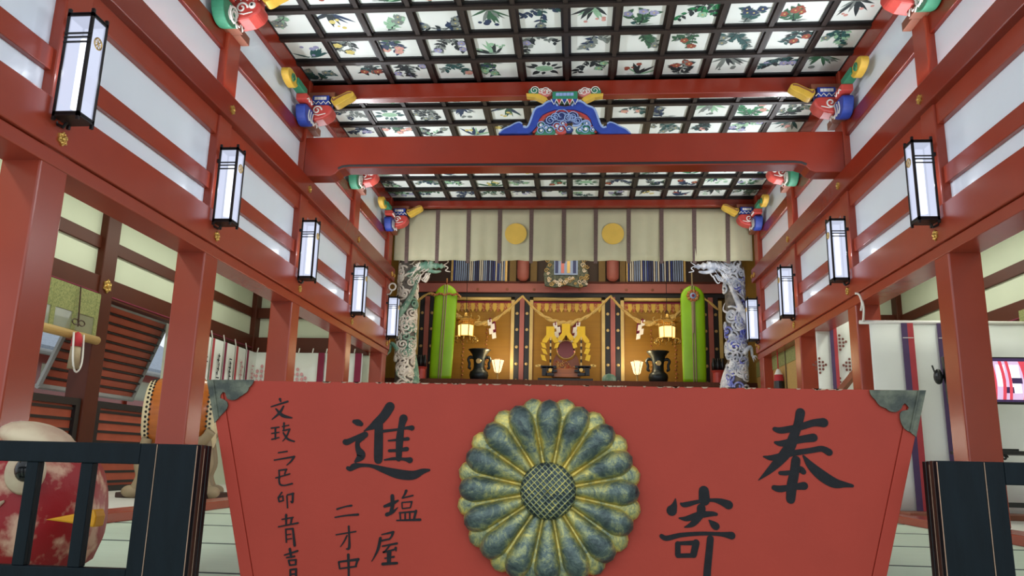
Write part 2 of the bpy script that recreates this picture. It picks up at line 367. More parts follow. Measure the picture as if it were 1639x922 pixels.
# ------------------------------------------------------------------ coffered ceiling
HW0, HW1 = -3.09, 2.85
PITCH_X = (HW1-HW0)/12
rowsA = [8.05-0.5*k for k in range(6)]                       # 8.05 ... 5.55
rowsB = [8.17+0.49*k for k in range(9)]                      # 8.17 ... 12.09
lat = MB()
for i in range(13):
    x = HW0+PITCH_X*i
    for a, b in ((rowsA[-1], rowsA[0]), (rowsB[0], rowsB[-1])): lat.box(x-0.022, x+0.022, a, b, 4.166, 4.205)
for y in rowsA+rowsB: lat.box(HW0, HW1, y-0.030, y+0.030, 4.158, 4.205)
struct('trim_2', lat, LATTICE)
brd = MB()
def frame_border(x0, x1, y0, y1):
    w = 0.026
    brd.box(x0, x1, y0, y0+w, 4.184, 4.203); brd.box(x0, x1, y1-w-0.012, y1, 4.184, 4.203)
    brd.box(x0, x0+w, y0+w, y1-w, 4.184, 4.203); brd.box(x1-w, x1, y0+w, y1-w, 4.184, 4.203)
COLN = {0: 'dark inky', 1: 'navy blue', 2: 'dark green', 3: 'teal', 4: 'pale grey', 5: 'pale green', 10: 'emerald green'}
FLWN = {6: 'pink', 7: 'lilac', 8: 'yellow', 9: 'russet', 4: 'grey', 1: 'blue', 5: 'pale green'}
def leaf(m, cx, cy, ang, L, W, z, mi):
    pts = []
    for k in range(10):
        t = k/9; pts.append((t, math.sin(PI*t**0.8)))
    out = [(t, w) for t, w in pts]+[(t, -w) for t, w in pts[-2:0:-1]]
    ca, sa = math.cos(ang), math.sin(ang)
    vs = [(cx+ca*t*L-sa*w*W, cy+sa*t*L+ca*w*W, z) for t, w in out]
    m.add(vs, [list(range(len(vs)))[::-1]], mi)
def disc(m, cx, cy, r, z, mi, n=10, q=1.0):
    m.add([(cx+r*math.cos(2*PI*k/n), cy+q*r*math.sin(2*PI*k/n), z) for k in range(n)], [list(range(n))[::-1]], mi)
def painting(x0, x1, y0, y1, seed, label):
    rng = random.Random(seed); m = MB(); m.box(x0, x1, y0, y1, 4.2, 4.206, 0)
    main = rng.choice([0, 0, 0, 1, 1, 2, 2, 3, 3, 4, 5, 10]); sec = rng.choice([0, 1, 3, 4, 4, 5, 2]); fl = rng.choice([6, 7, 8, 9, 4, 4, 1, 5])
    cx, cy = (x0+x1)/2, (y0+y1)/2; zc = [4.1995]
    def Z(): zc[0] -= 0.00006; return zc[0]
    style = rng.random(); bx = cx+rng.uniform(-.08, .08); by = y0+0.05; up = rng.choice([1, 1, -1])
    if up < 0: by = y1-0.05
    if style < 0.07:                       # one broad trailing form with leaves round it
        disc(m, cx, cy, 0.10, Z(), 1+rng.choice([5, 10, 5]), 14, 0.6)
        for k in range(12):
            a = 2*PI*k/12+rng.uniform(-.2, .2); leaf(m, cx+0.1*math.cos(a), cy+0.07*math.sin(a), a+rng.uniform(-.6, .6), rng.uniform(.07, .12), .022, Z(), 1+main)
    elif style < 0.34:                     # long blade leaves from one foot
        for k in range(11):
            a = (PI/2+rng.uniform(-1.2, 1.2))*up; leaf(m, bx+rng.uniform(-.03, .03), by, a, rng.uniform(.16, .30), rng.uniform(.013, .026), Z(), 1+(main if k % 3 else sec))
        for k in range(4): disc(m, cx+rng.uniform(-.12, .12), cy+rng.uniform(-.06, .12), rng.uniform(.015, .035), Z(), 1+fl)
    else:                                  # branching sprays with blossoms
        for b in range(rng.randint(3, 4)):
            a = (PI/2+rng.uniform(-1.1, 1.1))*up; x, y = bx, by; n = rng.randint(4, 6); st = rng.uniform(.04, .055)
            for k in range(n):
                leaf(m, x, y, a, st*1.1, .006, Z(), 1+0)
                x += math.cos(a)*st; y += math.sin(a)*st; a += rng.uniform(-.45, .45)
                x = min(max(x, x0+0.06), x1-0.06); y = min(max(y, y0+0.06), y1-0.06)
                for q in (-1, 1):
                    if rng.random() < 0.85:
                        leaf(m, x, y, a+q*rng.uniform(.5, 1.2), rng.uniform(.05, .10), rng.uniform(.014, .028), Z(), 1+(main if rng.random() < .7 else sec))
            if rng.random() < 0.75:
                for k in range(5):
                    aa = 2*PI*k/5; disc(m, x+.025*math.cos(aa), y+.025*math.sin(aa), rng.uniform(.018, .028), Z(), 1+fl)
                disc(m, x, y, .010, Z(), 1+8)
    # faint ground wash
    for k in range(3): leaf(m, cx+rng.uniform(-.12, 0), by+up*rng.uniform(.01, .03), rng.uniform(-.1, .1), rng.uniform(.07, .14), .005, Z(), 1+4)
    words = '%s leaf ceiling painting, %s flowers, %s' % (COLN[main], FLWN[fl], label)
    return tag(m.build('ceiling_painting', [PANELWHITE]+LEAF), words, 'painting', 'flower paintings in the coffered ceiling')
allrows = [(rowsB[k], rowsB[k+1]) for k in range(8)][::-1]+[(rowsA[k+1], rowsA[k]) for k in range(5)]
for ri, (ya, yb) in enumerate(allrows):
    for ci in range(12):
        xa = HW0+PITCH_X*ci; xb = xa+PITCH_X
        frame_border(xa+0.022, xb-0.022, ya+0.030, yb-0.030)
        painting(xa+0.03, xb-0.03, ya+0.03, yb-0.03, 1000+ri*37+ci*101, '%s from drum side, %s row from curtain' % (ORD[ci], ORD[ri]))
struct('trim_3', brd, BLACKLAC)

# ------------------------------------------------------------------ cross beams
t = thing('rainbow_beam', 'massive red crossbeam with arched underside and dark groove, below the painted ceiling', 'beam', (-0.12, 8.07, 3.03), 'cross beams')
x0, x1 = XL+0.0, XR-0.0
pts = [(x0, 3.49), (x0, 3.03), (x0+0.30, 3.03), (x0+0.36, 3.055), (x0+0.40, 3.10), (x0+0.47, 3.125), (x1-0.47, 3.125), (x1-0.40, 3.10), (x1-0.36, 3.055), (x1-0.30, 3.03), (x1, 3.03), (x1, 3.49)]
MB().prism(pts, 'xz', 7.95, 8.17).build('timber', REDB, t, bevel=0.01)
g = MB(); g.tube([(x0+0.39, 7.949, 3.118), (x0+0.44, 7.949, 3.142), (x0+0.52, 7.949, 3.15), (x1-0.52, 7.949, 3.15), (x1-0.44, 7.949, 3.142), (x1-0.39, 7.949, 3.118)], 0.014, 6, flat=0.3)
g.build('groove_line', BLACKLAC, t)
m = MB(); m.box(XL, XR, 8.02, 8.14, 3.985, 4.2)
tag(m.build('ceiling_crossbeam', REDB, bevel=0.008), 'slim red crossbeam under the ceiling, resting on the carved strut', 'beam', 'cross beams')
m = MB(); m.box(XL, XR, 12.08, 12.2, 4.06, 4.2)
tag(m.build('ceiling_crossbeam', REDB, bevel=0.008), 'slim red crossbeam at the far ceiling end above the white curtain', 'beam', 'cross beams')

# ------------------------------------------------------------------ frog-leg strut carving in the middle of the big beam
KY = 7.98
t = thing('frog_leg_strut', 'blue arched frog-leg strut with cloud carvings standing on the big crossbeam', 'carving', (-0.14, KY, 3.49))
def kp(x, y): return xz(790+x/7.126, 130+y/7.126, KY)
def mir(P): return [(1625-x, y) for x, y in P]
outer = [(60, 618), (110, 568), (180, 535), (250, 500), (300, 488), (330, 505), (342, 540), (375, 552), (408, 520), (438, 445), (468, 362), (500, 320), (560, 295), (600, 262), (655, 245), (700, 262), (745, 302), (812, 314)]
inner = [(812, 342), (700, 345), (620, 372), (560, 402), (520, 452), (490, 535), (440, 592), (400, 618)]
for M in (lambda P: P, mir):
    P = [kp(*p) for p in M(outer+inner)]
    MB().prism(P, 'xz', KY-0.05, KY+0.05).build('arch_leg', BLUEP, t)
    line = [(342, 540), (375, 548), (404, 520), (434, 445), (464, 362), (496, 324), (558, 300), (600, 268), (652, 251), (696, 268), (735, 304)]
    e = MB(); e.tube([(p[0], KY-0.052, p[1]) for p in spline([kp(*q) for q in M(line)], 4)], 0.011, 6); e.build('edge_line', LBLUEP, t)
    e = MB(); e.tube([(p[0], KY-0.052, p[1]) for p in spline([kp(*q) for q in M([(70, 610), (120, 566), (190, 535), (250, 502), (300, 490), (330, 508)])], 4)], 0.008, 6); e.build('edge_line', LBLUEP, t)
    inn = [(812, 342), (700, 348), (620, 375), (560, 405), (520, 455), (495, 535), (445, 595), (470, 600), (525, 545), (550, 470), (590, 420), (650, 385), (720, 368), (812, 362)]
    MB().prism([kp(*p) for p in M(inn)], 'xz', KY-0.03, KY+0.03).build('inner_arch', REDP, t)
def swirl(mb, cx, cz, R, y, turns=1.7, r=0.009, mi=0, d=1, a0=0.0):
    pts = []
    for k in range(int(turns*14)+1):
        a = a0+d*2*PI*k/14; rr = R*(1-0.82*k/(turns*14)); pts.append((cx+rr*math.cos(a), y-0.004*k/14, cz+rr*math.sin(a)))
    mb.tube(pts, [r*(1-0.3*k/len(pts)) for k in range(len(pts))], 6, mi)
cl = MB()
for x, y, R, mi in ((540, 520, 55, 0), (545, 580, 60, 0), (640, 575, 60, 0), (600, 545, 40, 0), (720, 530, 55, 1), (770, 560, 60, 1), (790, 500, 40, 1), (1060, 500, 40, 0), (1050, 565, 70, 0), (1130, 570, 40, 0), (985, 570, 40, 0), (860, 560, 40, 2)):
    p = kp(x, y); R *= 0.00122
    cl.ell((p[0], KY-0.01, p[1]), (R, 0.025, R*0.85), 14, 8, mi)
    swirl(cl, p[0], p[1], R*0.75, KY-0.04, 1.5, 0.006, 3); cl.ell((p[0], KY-0.045, p[1]), (R*.22, 0.008, R*.22), 8, 5, 4)
cl.build('cloud_carving', [GREENP, REDP, NAVYP, LBLUEP, WHITEP], t, smooth=True)
wv = MB()
for x, y, R in ((770, 415, 85), (650, 465, 55), (700, 430, 50), (900, 420, 60), (955, 470, 45), (850, 440, 50)):
    p = kp(x, y); R *= 0.00122; wv.ell((p[0], KY-0.015, p[1]), (R*1.05, 0.022, R*0.8), 14, 8, 0); swirl(wv, p[0], p[1], R*0.85, KY-0.042, 1.8, 0.006, 1)
for k in range(4):
    wv.tube([(q[0], KY-0.035, q[1]) for q in spline([kp(800+30*k, 380+8*k), kp(850+28*k, 400+10*k), kp(835+30*k, 440+10*k), kp(890+26*k, 470+8*k)], 5)], 0.007, 6, 1)
wv.tube([(q[0], KY-0.03, q[1]) for q in spline([kp(905, 520), kp(970, 515), kp(1020, 470), kp(1080, 470), kp(1110, 520)], 5)], 0.014, 6, 1)
wv.build('wave_carving', [NAVYP, LBLUEP], t, smooth=True)
b = MB(); p = kp(672, 240); q = kp(958, 145); b.box(p[0], q[0], KY-0.07, KY+0.06, p[1], q[1]); b.build('bearing_block', GREENP, t, bevel=0.006)
b = MB(); p = kp(710, 202); q = kp(915, 165)
for k in range(5):
    w = (q[0]-p[0])/5; b.box(p[0]+w*k+0.002, p[0]+w*(k+1)-0.002, KY-0.074, KY-0.07, p[1], q[1])
b.build('key_pattern', LBLUEP, t)
b = MB()
for k in range(5):
    xx = 690+60*k; b.prism([kp(xx-32, 238), kp(xx+32, 238), kp(xx, 300)], 'xz', KY-0.075, KY-0.04, k % 2)
    b.tube([(kp(xx-32, 240)[0], KY-0.078, kp(xx-32, 240)[1]), (kp(xx, 300)[0], KY-0.078, kp(xx, 300)[1]), (kp(xx+32, 240)[0], KY-0.078, kp(xx+32, 240)[1])], 0.005, 5, 2)
b.build('lotus_edge', [BLUEP, REDP, WHITEP], t)
for M in (lambda P: P, mir):
    b = MB(); b.prism([kp(*q) for q in M([(375, 160), (520, 165), (600, 205), (622, 225), (590, 262), (545, 240), (470, 205), (380, 195)])], 'xz', KY-0.05, KY+0.03); b.build('cloud_wing', YELP, t, bevel=0.004)
    b = MB()
    for x, y, R, mi in ((470, 130, 52, 0), (590, 145, 55, 1), (630, 150, 35, 1), (545, 140, 35, 1)):
        p = kp(*M([(x, y)])[0]); R *= 0.00122; b.ell((p[0], KY-0.02, p[1]), (R*1.1, 0.03, R*0.8), 12, 8, mi); swirl(b, p[0], p[1], R*0.8, KY-0.055, 1.6, 0.005, 2)
    b.build('cloud_scroll', [GREENP, PINKP, WHITEP], t, smooth=True)

# ------------------------------------------------------------------ carved bracket heads on the pillars under the ceiling
def bracket(s, xf, yc, label, lively):
    d = -s                                              # towards the hall
    t = thing('bracket_carving', label, 'carving', (xf, yc-0.1, 3.55), 'painted bracket carvings on the pillars')
    yf = yc-0.12
    c1, c2 = (REDP, GREENP) if lively else (BLUEP, BLUEP)
    def X(v): return xf+d*v
    # collar with a white zigzag under the bracket
    m = MB(); a, b = X(-0.20), X(0.10); m.box(min(a, b), max(a, b), yf-0.06, yf+0.05, 3.60, 3.68); a, b = X(0.0), X(0.075); m.box(min(a, b), max(a, b), yf+0.05, yc+0.12, 3.60, 3.68)
    collar = m.build('collar', BROWNP, t, bevel=0.006)
    z = MB(); pts = [(X(-0.19+0.0362*k), yf-0.064, 3.615+(0.055 if k % 2 else 0)) for k in range(9)]; z.tube(pts, 0.011, 5)
    pts = [(X(0.104), yf-0.05+0.035*k, 3.615+(0.055 if k % 2 else 0)) for k in range(4)]; z.tube(pts, 0.008, 5); z.build('zigzag_trim', WHITEP, collar)
    # rounded nose pointing into the hall
    prof = [(-0.05, 3.68), (0.10, 3.655), (0.20, 3.675), (0.27, 3.72), (0.30, 3.78), (0.285, 3.83), (0.24, 3.845), (-0.05, 3.845)]
    m = MB(); m.prism([(X(u), v) for u, v in prof], 'xz', yf-0.09, yf+0.10); nose = m.build('nose', REDP, t, bevel=0.02)
    m = MB(); swirl(m, X(0.13), 3.775, 0.055, yf-0.093, 1.3, 0.010, 0, -s); m.tube([(X(0.08), yf-0.093, 3.73), (X(0.15), yf-0.093, 3.715), (X(0.23), yf-0.093, 3.735)], 0.006, 5); m.build('nose_scroll', WHITEP, nose, smooth=True)
    # block below the cross beam
    m = MB(); a, b = X(0.06), X(0.25); m.box(min(a, b), max(a, b), yf-0.07, yf+0.10, 3.85, 3.965); blk = m.build('bearing_block', c1, t, bevel=0.006)
    m = MB()
    for k in range(4):
        a, b = X(0.085+0.035*k), X(0.085+0.035*k+0.031); m.box(min(a, b), max(a, b), yf-0.075, yf-0.07, 3.91, 3.945)
    pts = [(X(0.05+0.028*k), yf-0.076, 3.858+(0.032 if k % 2 else 0)) for k in range(9)]; m.tube(pts, 0.006, 5); m.build('white_trim', WHITEP, blk)
    # arm towards the middle of the hall with a yellow cloud tip
    m = MB(); a, b = X(0.0), X(0.30); m.box(min(a, b), max(a, b), yf-0.03, yf+0.12, 3.965, 4.02); m.build('cross_arm', BROWNP, t)
    m = MB(); tip = [(0.27, 3.90), (0.31, 3.845), (0.36, 3.85), (0.42, 3.89), (0.49, 3.93), (0.53, 3.97), (0.51, 4.01), (0.46, 4.015), (0.40, 3.985), (0.33, 3.95), (0.28, 3.945)]
    m.prism([(X(u), v) for u, v in spline(tip+[tip[0]], 4)[:-1]], 'xz', yf-0.07, yf+0.05); ctip = m.build('cloud_tip', YELP, t, bevel=0.008)
    m = MB(); m.tube([(X(u), yf-0.075, v) for u, v in spline([(0.29, 3.925), (0.30, 3.90), (0.335, 3.925), (0.40, 3.96), (0.45, 3.985), (0.50, 3.995)], 4)], 0.008, 5); m.build('tip_line', BROWNP, ctip, smooth=True)
    # arm along the wall towards the visitor: wing, step and yellow cloud end
    wing = [(yf-0.02, 3.62), (yf-0.16, 3.55), (yf-0.28, 3.57), (yf-0.34, 3.66), (yf-0.33, 3.74), (yf-0.16, 3.76), (yf-0.02, 3.74)]
    m = MB(); m.prism(spline(wing+[wing[0]], 4)[:-1], 'yz', X(-0.02), X(0.09)); wg = m.build('wing', c2, t, bevel=0.012)
    m = MB()
    for k in range(3): m.tube([(X(0.094), y, v) for y, v in spline([(yf-0.06-0.07*k, 3.60), (yf-0.12-0.06*k, 3.64), (yf-0.10-0.06*k, 3.72)], 4)], 0.007, 5)
    m.build('feather_line', WHITEP, wg)
    m = MB(); a, b = X(0.0), X(0.12); m.box(min(a, b), max(a, b), yf-0.40, yf-0.20, 3.76, 3.83); stp = m.build('stepped_block', REDP, t, bevel=0.006)
    m = MB(); m.tube([(X(0.124), yf-0.39+0.036*k, 3.765+(0.03 if k % 2 else 0)) for k in range(6)], 0.006, 5); m.build('white_trim', WHITEP, stp)
    m = MB(); a, b = X(0.0), X(0.10); m.box(min(a, b), max(a, b), yf-0.62, yf-0.34, 3.83, 3.90); m.build('wall_arm', GREENP, t, bevel=0.006)
    end = [(yf-0.56, 3.83), (yf-0.64, 3.77), (yf-0.78, 3.78), (yf-0.86, 3.83), (yf-0.85, 3.89), (yf-0.76, 3.92), (yf-0.62, 3.90)]
    m = MB(); m.prism(spline(end+[end[0]], 4)[:-1], 'yz', X(0.0), X(0.08)); cend = m.build('cloud_end', YELP, t, bevel=0.01)
    m = MB(); pts = []
    for k in range(20): a = 2*PI*k/12; rr = 0.05*(1-k/26); pts.append((X(0.084), yf-0.72+rr*math.cos(a), 3.84+rr*math.sin(a)))
    m.tube(pts, 0.008, 5); m.build('end_scroll', GREENP, cend)
    if lively:
        m = MB(); pts = []
        for k in range(22): a = 2*PI*k/12; rr = 0.085*(1-k/28); pts.append((X(0.10)+0*a, yf-0.16+rr*math.cos(a), 3.66+rr*math.sin(a)))
        m.tube(pts, 0.010, 5); m.build('wing_scroll', WHITEP, wg)
        m = MB(); m.ell((X(0.22), yf-0.085, 3.80), (0.035, 0.02, 0.035), 10, 6, 0); m.ell((X(0.22), yf-0.10, 3.80), (0.014, 0.012, 0.014), 8, 5, 1); m.build('eye', [WHITEP, BLACKLAC], nose, smooth=True)
for s, xf, side in SIDES:
    for i in (1, 2, 3, 4):
        where = ('', 'on the pillar of the first lantern bay', 'where the big crossbeam meets the wall', 'just behind the big crossbeam', 'beside the white curtain')[i]
        bracket(s, xf, PY[i], 'painted %s bracket carving %s, %s side' % ('green and red' if i % 2 else 'blue and red', where, side), i % 2 == 1)

# ------------------------------------------------------------------ wall lanterns
def lantern(s, xf, y, label):
    d = -s
    def X(v): return xf+d*v
    z0, z1 = 1.875, 2.505; w0, w1 = 0.045, 0.205; ya, yb = y-0.155, y-0.005
    t = thing('wall_lantern', label, 'lantern', (xf, y, z0), 'wall lanterns on the pillars')
    def bx(m, u0, u1, y0, y1, a, b, mi=0):
        p, q = sorted((X(u0), X(u1))); m.box(p, q, y0, y1, a, b, mi)
    fr = MB(); pw = 0.017
    for u in (w0, w1-pw):
        for yy in (ya, yb-pw):
            bx(fr, u, u+pw, yy, yy+pw, z0-0.035, z1+0.035)
    for zz in (z0, z1-0.014):
        bx(fr, w0, w1, ya, ya+pw, zz, zz+0.016); bx(fr, w0, w1, yb-pw, yb, zz, zz+0.016); bx(fr, w0, w0+pw, ya, yb, zz, zz+0.016); bx(fr, w1-pw, w1, ya, yb, zz, zz+0.016)
    bx(fr, w0, w1, ya, yb, z0-0.012, z0+0.004); bx(fr, w0, w1, ya, yb, z1-0.004, z1+0.010)
    frm = fr.build('frame', IRON, t)
    br = MB()
    for zz in (z0+0.50, z0+0.475, z0+0.445): bx(br, w0, w1, ya-0.004, ya+0.006, zz, zz+0.009)
    br.build('cross_bar', IRON, frm)
    for nm, u0, u1, y0, y1 in (('paper_pane', w0+pw, w1-pw, ya+0.006, ya+0.010), ('paper_pane', w1-0.010, w1-0.006, ya+pw, yb-pw), ('paper_pane', w0+0.006, w0+0.010, ya+pw, yb-pw), ('paper_pane', w0+pw, w1-pw, yb-0.010, yb-0.006)):
        m = MB(); bx(m, u0, u1, y0, y1, z0+0.012, z1-0.012); pane_ = m.build(nm, PAPER_GLOW, t)
    m = MB(); m.lathe([(0, z0+0.06), (0.024, z0+0.06), (0.024, z0+0.50), (0, z0+0.50)], ((X(w0)+X(w1))/2, (ya+yb)/2, 0), 10); m.build('lamp_tube', TUBE_GLOW, t)
    lamp('lantern_bulb', 'POINT', ((X(w0)+X(w1))/2, (ya+yb)/2, z0+0.30), LANTERN_BULB, (0.92, 0.96, 1.0), 0.03)
    m = MB(); cy, cz = (ya+yb)/2, z0+0.475
    ring = [(X(w1+0.003), cy+0.034*math.cos(2*PI*k/20), cz+0.034*math.sin(2*PI*k/20)) for k in range(21)]; m.tube(ring, 0.005, 5)
    for k in range(8):
        a = 2*PI*k/8; m.tube([(X(w1+0.003), cy+0.010*math.cos(a), cz+0.010*math.sin(a)), (X(w1+0.003), cy+0.032*math.cos(a), cz+0.032*math.sin(a))], 0.003, 4)
    m.ell((X(w1+0.004), cy, cz), (0.004, 0.010, 0.010), 8, 5); m.build('crest', PALEGOLD, frm)
    m = MB(); bx(m, 0.0, w0, y-0.09, y-0.07, z1-0.10, z1-0.07); bx(m, 0.0, w0, y-0.09, y-0.07, z0+0.06, z0+0.09)
    m.tube([(X(0.005), y-0.08, z0+0.02), (X(0.03), y-0.08, z0-0.03), (X(0.07), y-0.08, z0-0.05), (X(0.09), y-0.08, z0-0.02)], 0.010, 6); m.build('wall_hook', IRON, t)
for s, xf, side in SIDES:
    for i, y in enumerate(PY):
        if s > 0 and i == 0: continue
        k = i if s < 0 else i-1
        lantern(s, xf, y, 'tall lit white paper lantern on the %s pillar from the offering box, %s side' % (ORD[k], side))
# white metal hook above the last drum-side lantern
m = MB(); p = at(628, 459, 1, 12.0); m.tube([(p.x+0.055*math.cos(2*PI*k/16), p.y, p.z+0.055*math.sin(2*PI*k/16)) for k in range(17)], 0.014, 6); m.tube([(p.x, p.y, p.z-0.055), (p.x-0.03, p.y, p.z-0.12), (p.x-0.10, p.y, p.z-0.13)], 0.012, 6)
tag(m.build('ring_hook', WHITEP, smooth=True), 'small white ring hook above the drum-side lantern beside the dragon column', 'hook')

# ------------------------------------------------------------------ white curtain across the far end of the hall
CYY = 12.26
t = thing('hall_curtain', 'cream curtain with dark vertical straps hanging across the far end of the hall', 'curtain', (-0.12, CYY, 3.15))
n = 180; m = MB(); vs = []; fs = []
x0, x1, zt, zb = -3.02, 2.78, 4.06, 3.19
for i in range(n+1):
    x = x0+(x1-x0)*i/n
    for j in range(9):
        v = j/8; amp = 0.004+0.018*v
        bot = 0.012*math.sin(x*12.2+0.6)*v
        vs.append((x, CYY+amp*math.sin(x*12.2)+0.4*amp*math.sin(x*29+1), zt+(zb-zt)*v+bot))
for i in range(n):
    for j in range(8): a = i*9+j; fs.append((a, a+9, a+10, a+1))
m.add(vs, fs); o = m.build('cloth', CLOTH, t, smooth=True)
sd = o.modifiers.new('thick', 'SOLIDIFY'); sd.thickness = 0.006
for k, px in enumerate((652, 700.6, 750, 800, 850.6, 902.6, 953.8, 1006.5, 1059, 1111.6, 1165.4)):
    p = at(px, 345, 1, CYY-0.03); q = at(px-2.5+k*0.35, 421, 1, CYY-0.05); w = 0.034
    m = MB(); m.hexa([(p.x-w, CYY-0.016, zt), (p.x+w, CYY-0.016, zt), (q.x+w*.85, CYY-0.030, zb-0.05), (q.x-w*.85, CYY-0.030, zb-0.05)], [(p.x-w, CYY-0.012, zt), (p.x+w, CYY-0.012, zt), (q.x+w*.85, CYY-0.026, zb-0.05), (q.x-w*.85, CYY-0.026, zb-0.05)])
    m.build('strap', STRAP, t)
for px in (825.5, 981):
    p = at(px, 374, 1, CYY-0.03); m = MB(); m.lathe([(0.0, -0.003), (0.178, -0.003), (0.178, 0.003), (0.0, 0.003)], (p.x, CYY-0.024, p.z), 40, axis='y'); m.build('gold_disc', GOLDCLOTH, t)

# ------------------------------------------------------------------ dragon columns
def dragon_column(cx, face, seed, mats, label):
    CY_ = 12.75; R = 0.145; zb, zt = 0.2, 3.30; rng = random.Random(seed)
    t = thing('dragon_column', label, 'column', (cx, CY_, FL), None)
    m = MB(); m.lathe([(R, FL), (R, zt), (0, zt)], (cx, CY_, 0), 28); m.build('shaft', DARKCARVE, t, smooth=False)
    def S(th, z, r=R): return (cx+r*math.sin(th), CY_-r*math.cos(th), z)
    # cloud scrolls all round
    for mi_, share in ((0, 90), (1, 26)):
        c = MB()
        for k in range(share):
            th0 = rng.uniform(-PI, PI) if k % 4 == 0 else rng.uniform(-1.7, 1.7); z0 = rng.uniform(zb, zt-0.15); A = rng.uniform(0.06, 0.10); d = rng.choice((-1, 1)); a0 = rng.uniform(0, 2*PI); pts = []; rr = []
            turns = rng.uniform(1.2, 1.9)
            if rng.random() < 0.8:
                for q in range(int(turns*12)+9):
                    u = q-8
                    if u < 0: ax = A*(1-u*0.06); aa = a0+d*2*PI*u/22
                    else: ax = A*(1-0.85*u/(turns*12)); aa = a0+d*2*PI*u/12
                    pts.append(S(th0+ax*math.cos(aa)/R, z0+ax*math.sin(aa), R+0.016+0.012*max(0, u)/(turns*12))); rr.append(0.019)
            else:                                            # flame licks
                for q in range(12):
                    v = q/11; pts.append(S(th0+(0.05*math.sin(v*5+a0)+d*0.10*v)/R, z0+0.22*v, R+0.012+0.02*math.sin(PI*v))); rr.append(0.022*(1-v)+0.004)
            c.tube(pts, rr, 5)
        c.build('cloud_carving', mats[mi_], t, smooth=True)
    # the dragon winding round the shaft
    body = MB(); pts = []; rr = []
    for q in range(90):
        v = q/89; th = face*(-1.1+v*4.6*PI*0.62)+math.sin(v*9)*0.25; z = 0.55+v*2.55+0.12*math.sin(v*14)
        pts.append(S(th, z, R+0.035)); rr.append(0.03+0.06*math.sin(PI*min(1, v*1.05+0.05))**0.8)
    body.tube(pts, rr, 10); bod = body.build('dragon_body', mats[2], t, smooth=True)
    sp = MB()
    for q in range(2, 88, 2):
        p, nx = Vector(pts[q]), Vector(pts[q+1]); out = Vector((p.x-cx, p.y-CY_, 0)).normalized(); d = (nx-p).normalized(); r_ = rr[q]
        a = p+out*r_*0.8; sp.add([a-d*0.022, a+d*0.022, a+out*0.035+d*0.03, a+d.cross(out)*0.01], [(0, 1, 2), (1, 3, 2), (3, 0, 2)])
    sp.build('back_fin', mats[0], bod)
    # head reaching inwards under the curtain
    hz = 3.17; dx = face
    h = MB(); neck = spline([S(0.5*face, 3.05, R+0.02), (cx+dx*0.15, CY_-0.18, 3.10), (cx+dx*0.24, CY_-0.23, 3.15), (cx+dx*0.36, CY_-0.25, hz), (cx+dx*0.52, CY_-0.25, hz-0.005), (cx+dx*0.66, CY_-0.25, hz-0.02)], 6)
    k = len(neck); h.tube(neck, [0.055+0.016*math.sin(i*1.9)+0.02*math.sin(PI*i/k)-(0.04*max(0, i/k-0.6)/0.4) for i in range(k)], 12)
    h.tube(spline([(cx+dx*0.34, CY_-0.25, hz-0.07), (cx+dx*0.48, CY_-0.25, hz-0.11), (cx+dx*0.60, CY_-0.25, hz-0.10)], 5), [0.04, .038, .036, .034, .032, .030, .028, .026, .022, .018, .012], 8)
    for q in (-1, 1): h.ell((cx+dx*0.44, CY_-0.25+q*0.06, hz+0.05), (0.035, 0.025, 0.03), 10, 6)
    hd = h.build('dragon_head', mats[3], t, smooth=True)
    w = MB()
    for q in range(26):
        z0 = hz+0.1-0.008*q-0.1 if q > 13 else hz-0.10+0.015*q; l = rng.uniform(0.07, 0.15); x = cx+dx*rng.uniform(0.16, 0.42)
        w.tube(spline([(x, CY_-0.28+rng.uniform(-.05, .05), z0), (x-dx*l*0.5, CY_-0.30, z0-0.04-0.003*q), (x-dx*l, CY_-0.27, z0-0.02-rng.uniform(0, .08))], 4), [0.013, .013, .012, .011, .010, .008, .006, .005, .003], 5)
    for q in (-1, 1):
        w.tube(spline([(cx+dx*0.38, CY_-0.25+q*0.04, hz+0.06), (cx+dx*0.28, CY_-0.26+q*0.06, hz+0.13), (cx+dx*0.12, CY_-0.26+q*0.07, hz+0.12)], 5), 0.011, 6)
        w.tube(spline([(cx+dx*0.64, CY_-0.27, hz), (cx+dx*0.72, CY_-0.29, hz+0.05*q), (cx+dx*0.68, CY_-0.30, hz+0.10*q), (cx+dx*0.76, CY_-0.29, hz+0.12*q)], 5), 0.008, 5)
    w.build('mane', mats[4], hd, smooth=True)
    # clawed legs
    for th0, z0, q in ((0.7*face, 0.95, 1), (-0.5*face, 1.75, -1), (0.9*face, 0.55, 1)):
        lg = MB(); P = [S(th0, z0, R+0.03), S(th0+q*0.5*face, z0+0.12, R+0.09), S(th0+q*0.8*face, z0-0.02, R+0.10)]; lg.tube(spline(P, 5), [0.04, .038, .036, .034, .032, .03, .028, .026, .024, .022, .02], 8)
        for c_ in (-1, 0, 1):
            e = P[2]; lg.tube([e, (e[0]+0.03*q*face+0.02*c_, e[1]-0.02, e[2]-0.03+0.03*c_), (e[0]+0.05*q*face+0.03*c_, e[1]-0.01, e[2]-0.07+0.03*c_)], [0.014, 0.010, 0.003], 5)
        lg.build('leg', mats[2], t, smooth=True)
    return t
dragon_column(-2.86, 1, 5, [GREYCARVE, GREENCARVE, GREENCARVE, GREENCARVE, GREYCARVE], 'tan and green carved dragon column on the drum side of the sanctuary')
dragon_column(2.56, -1, 11, [BLUEGREYCARVE, BLUECARVE, BLUEGREYCARVE, BLUEGREYCARVE, BLUEGREYCARVE], 'white and blue carved dragon column on the television side of the sanctuary')

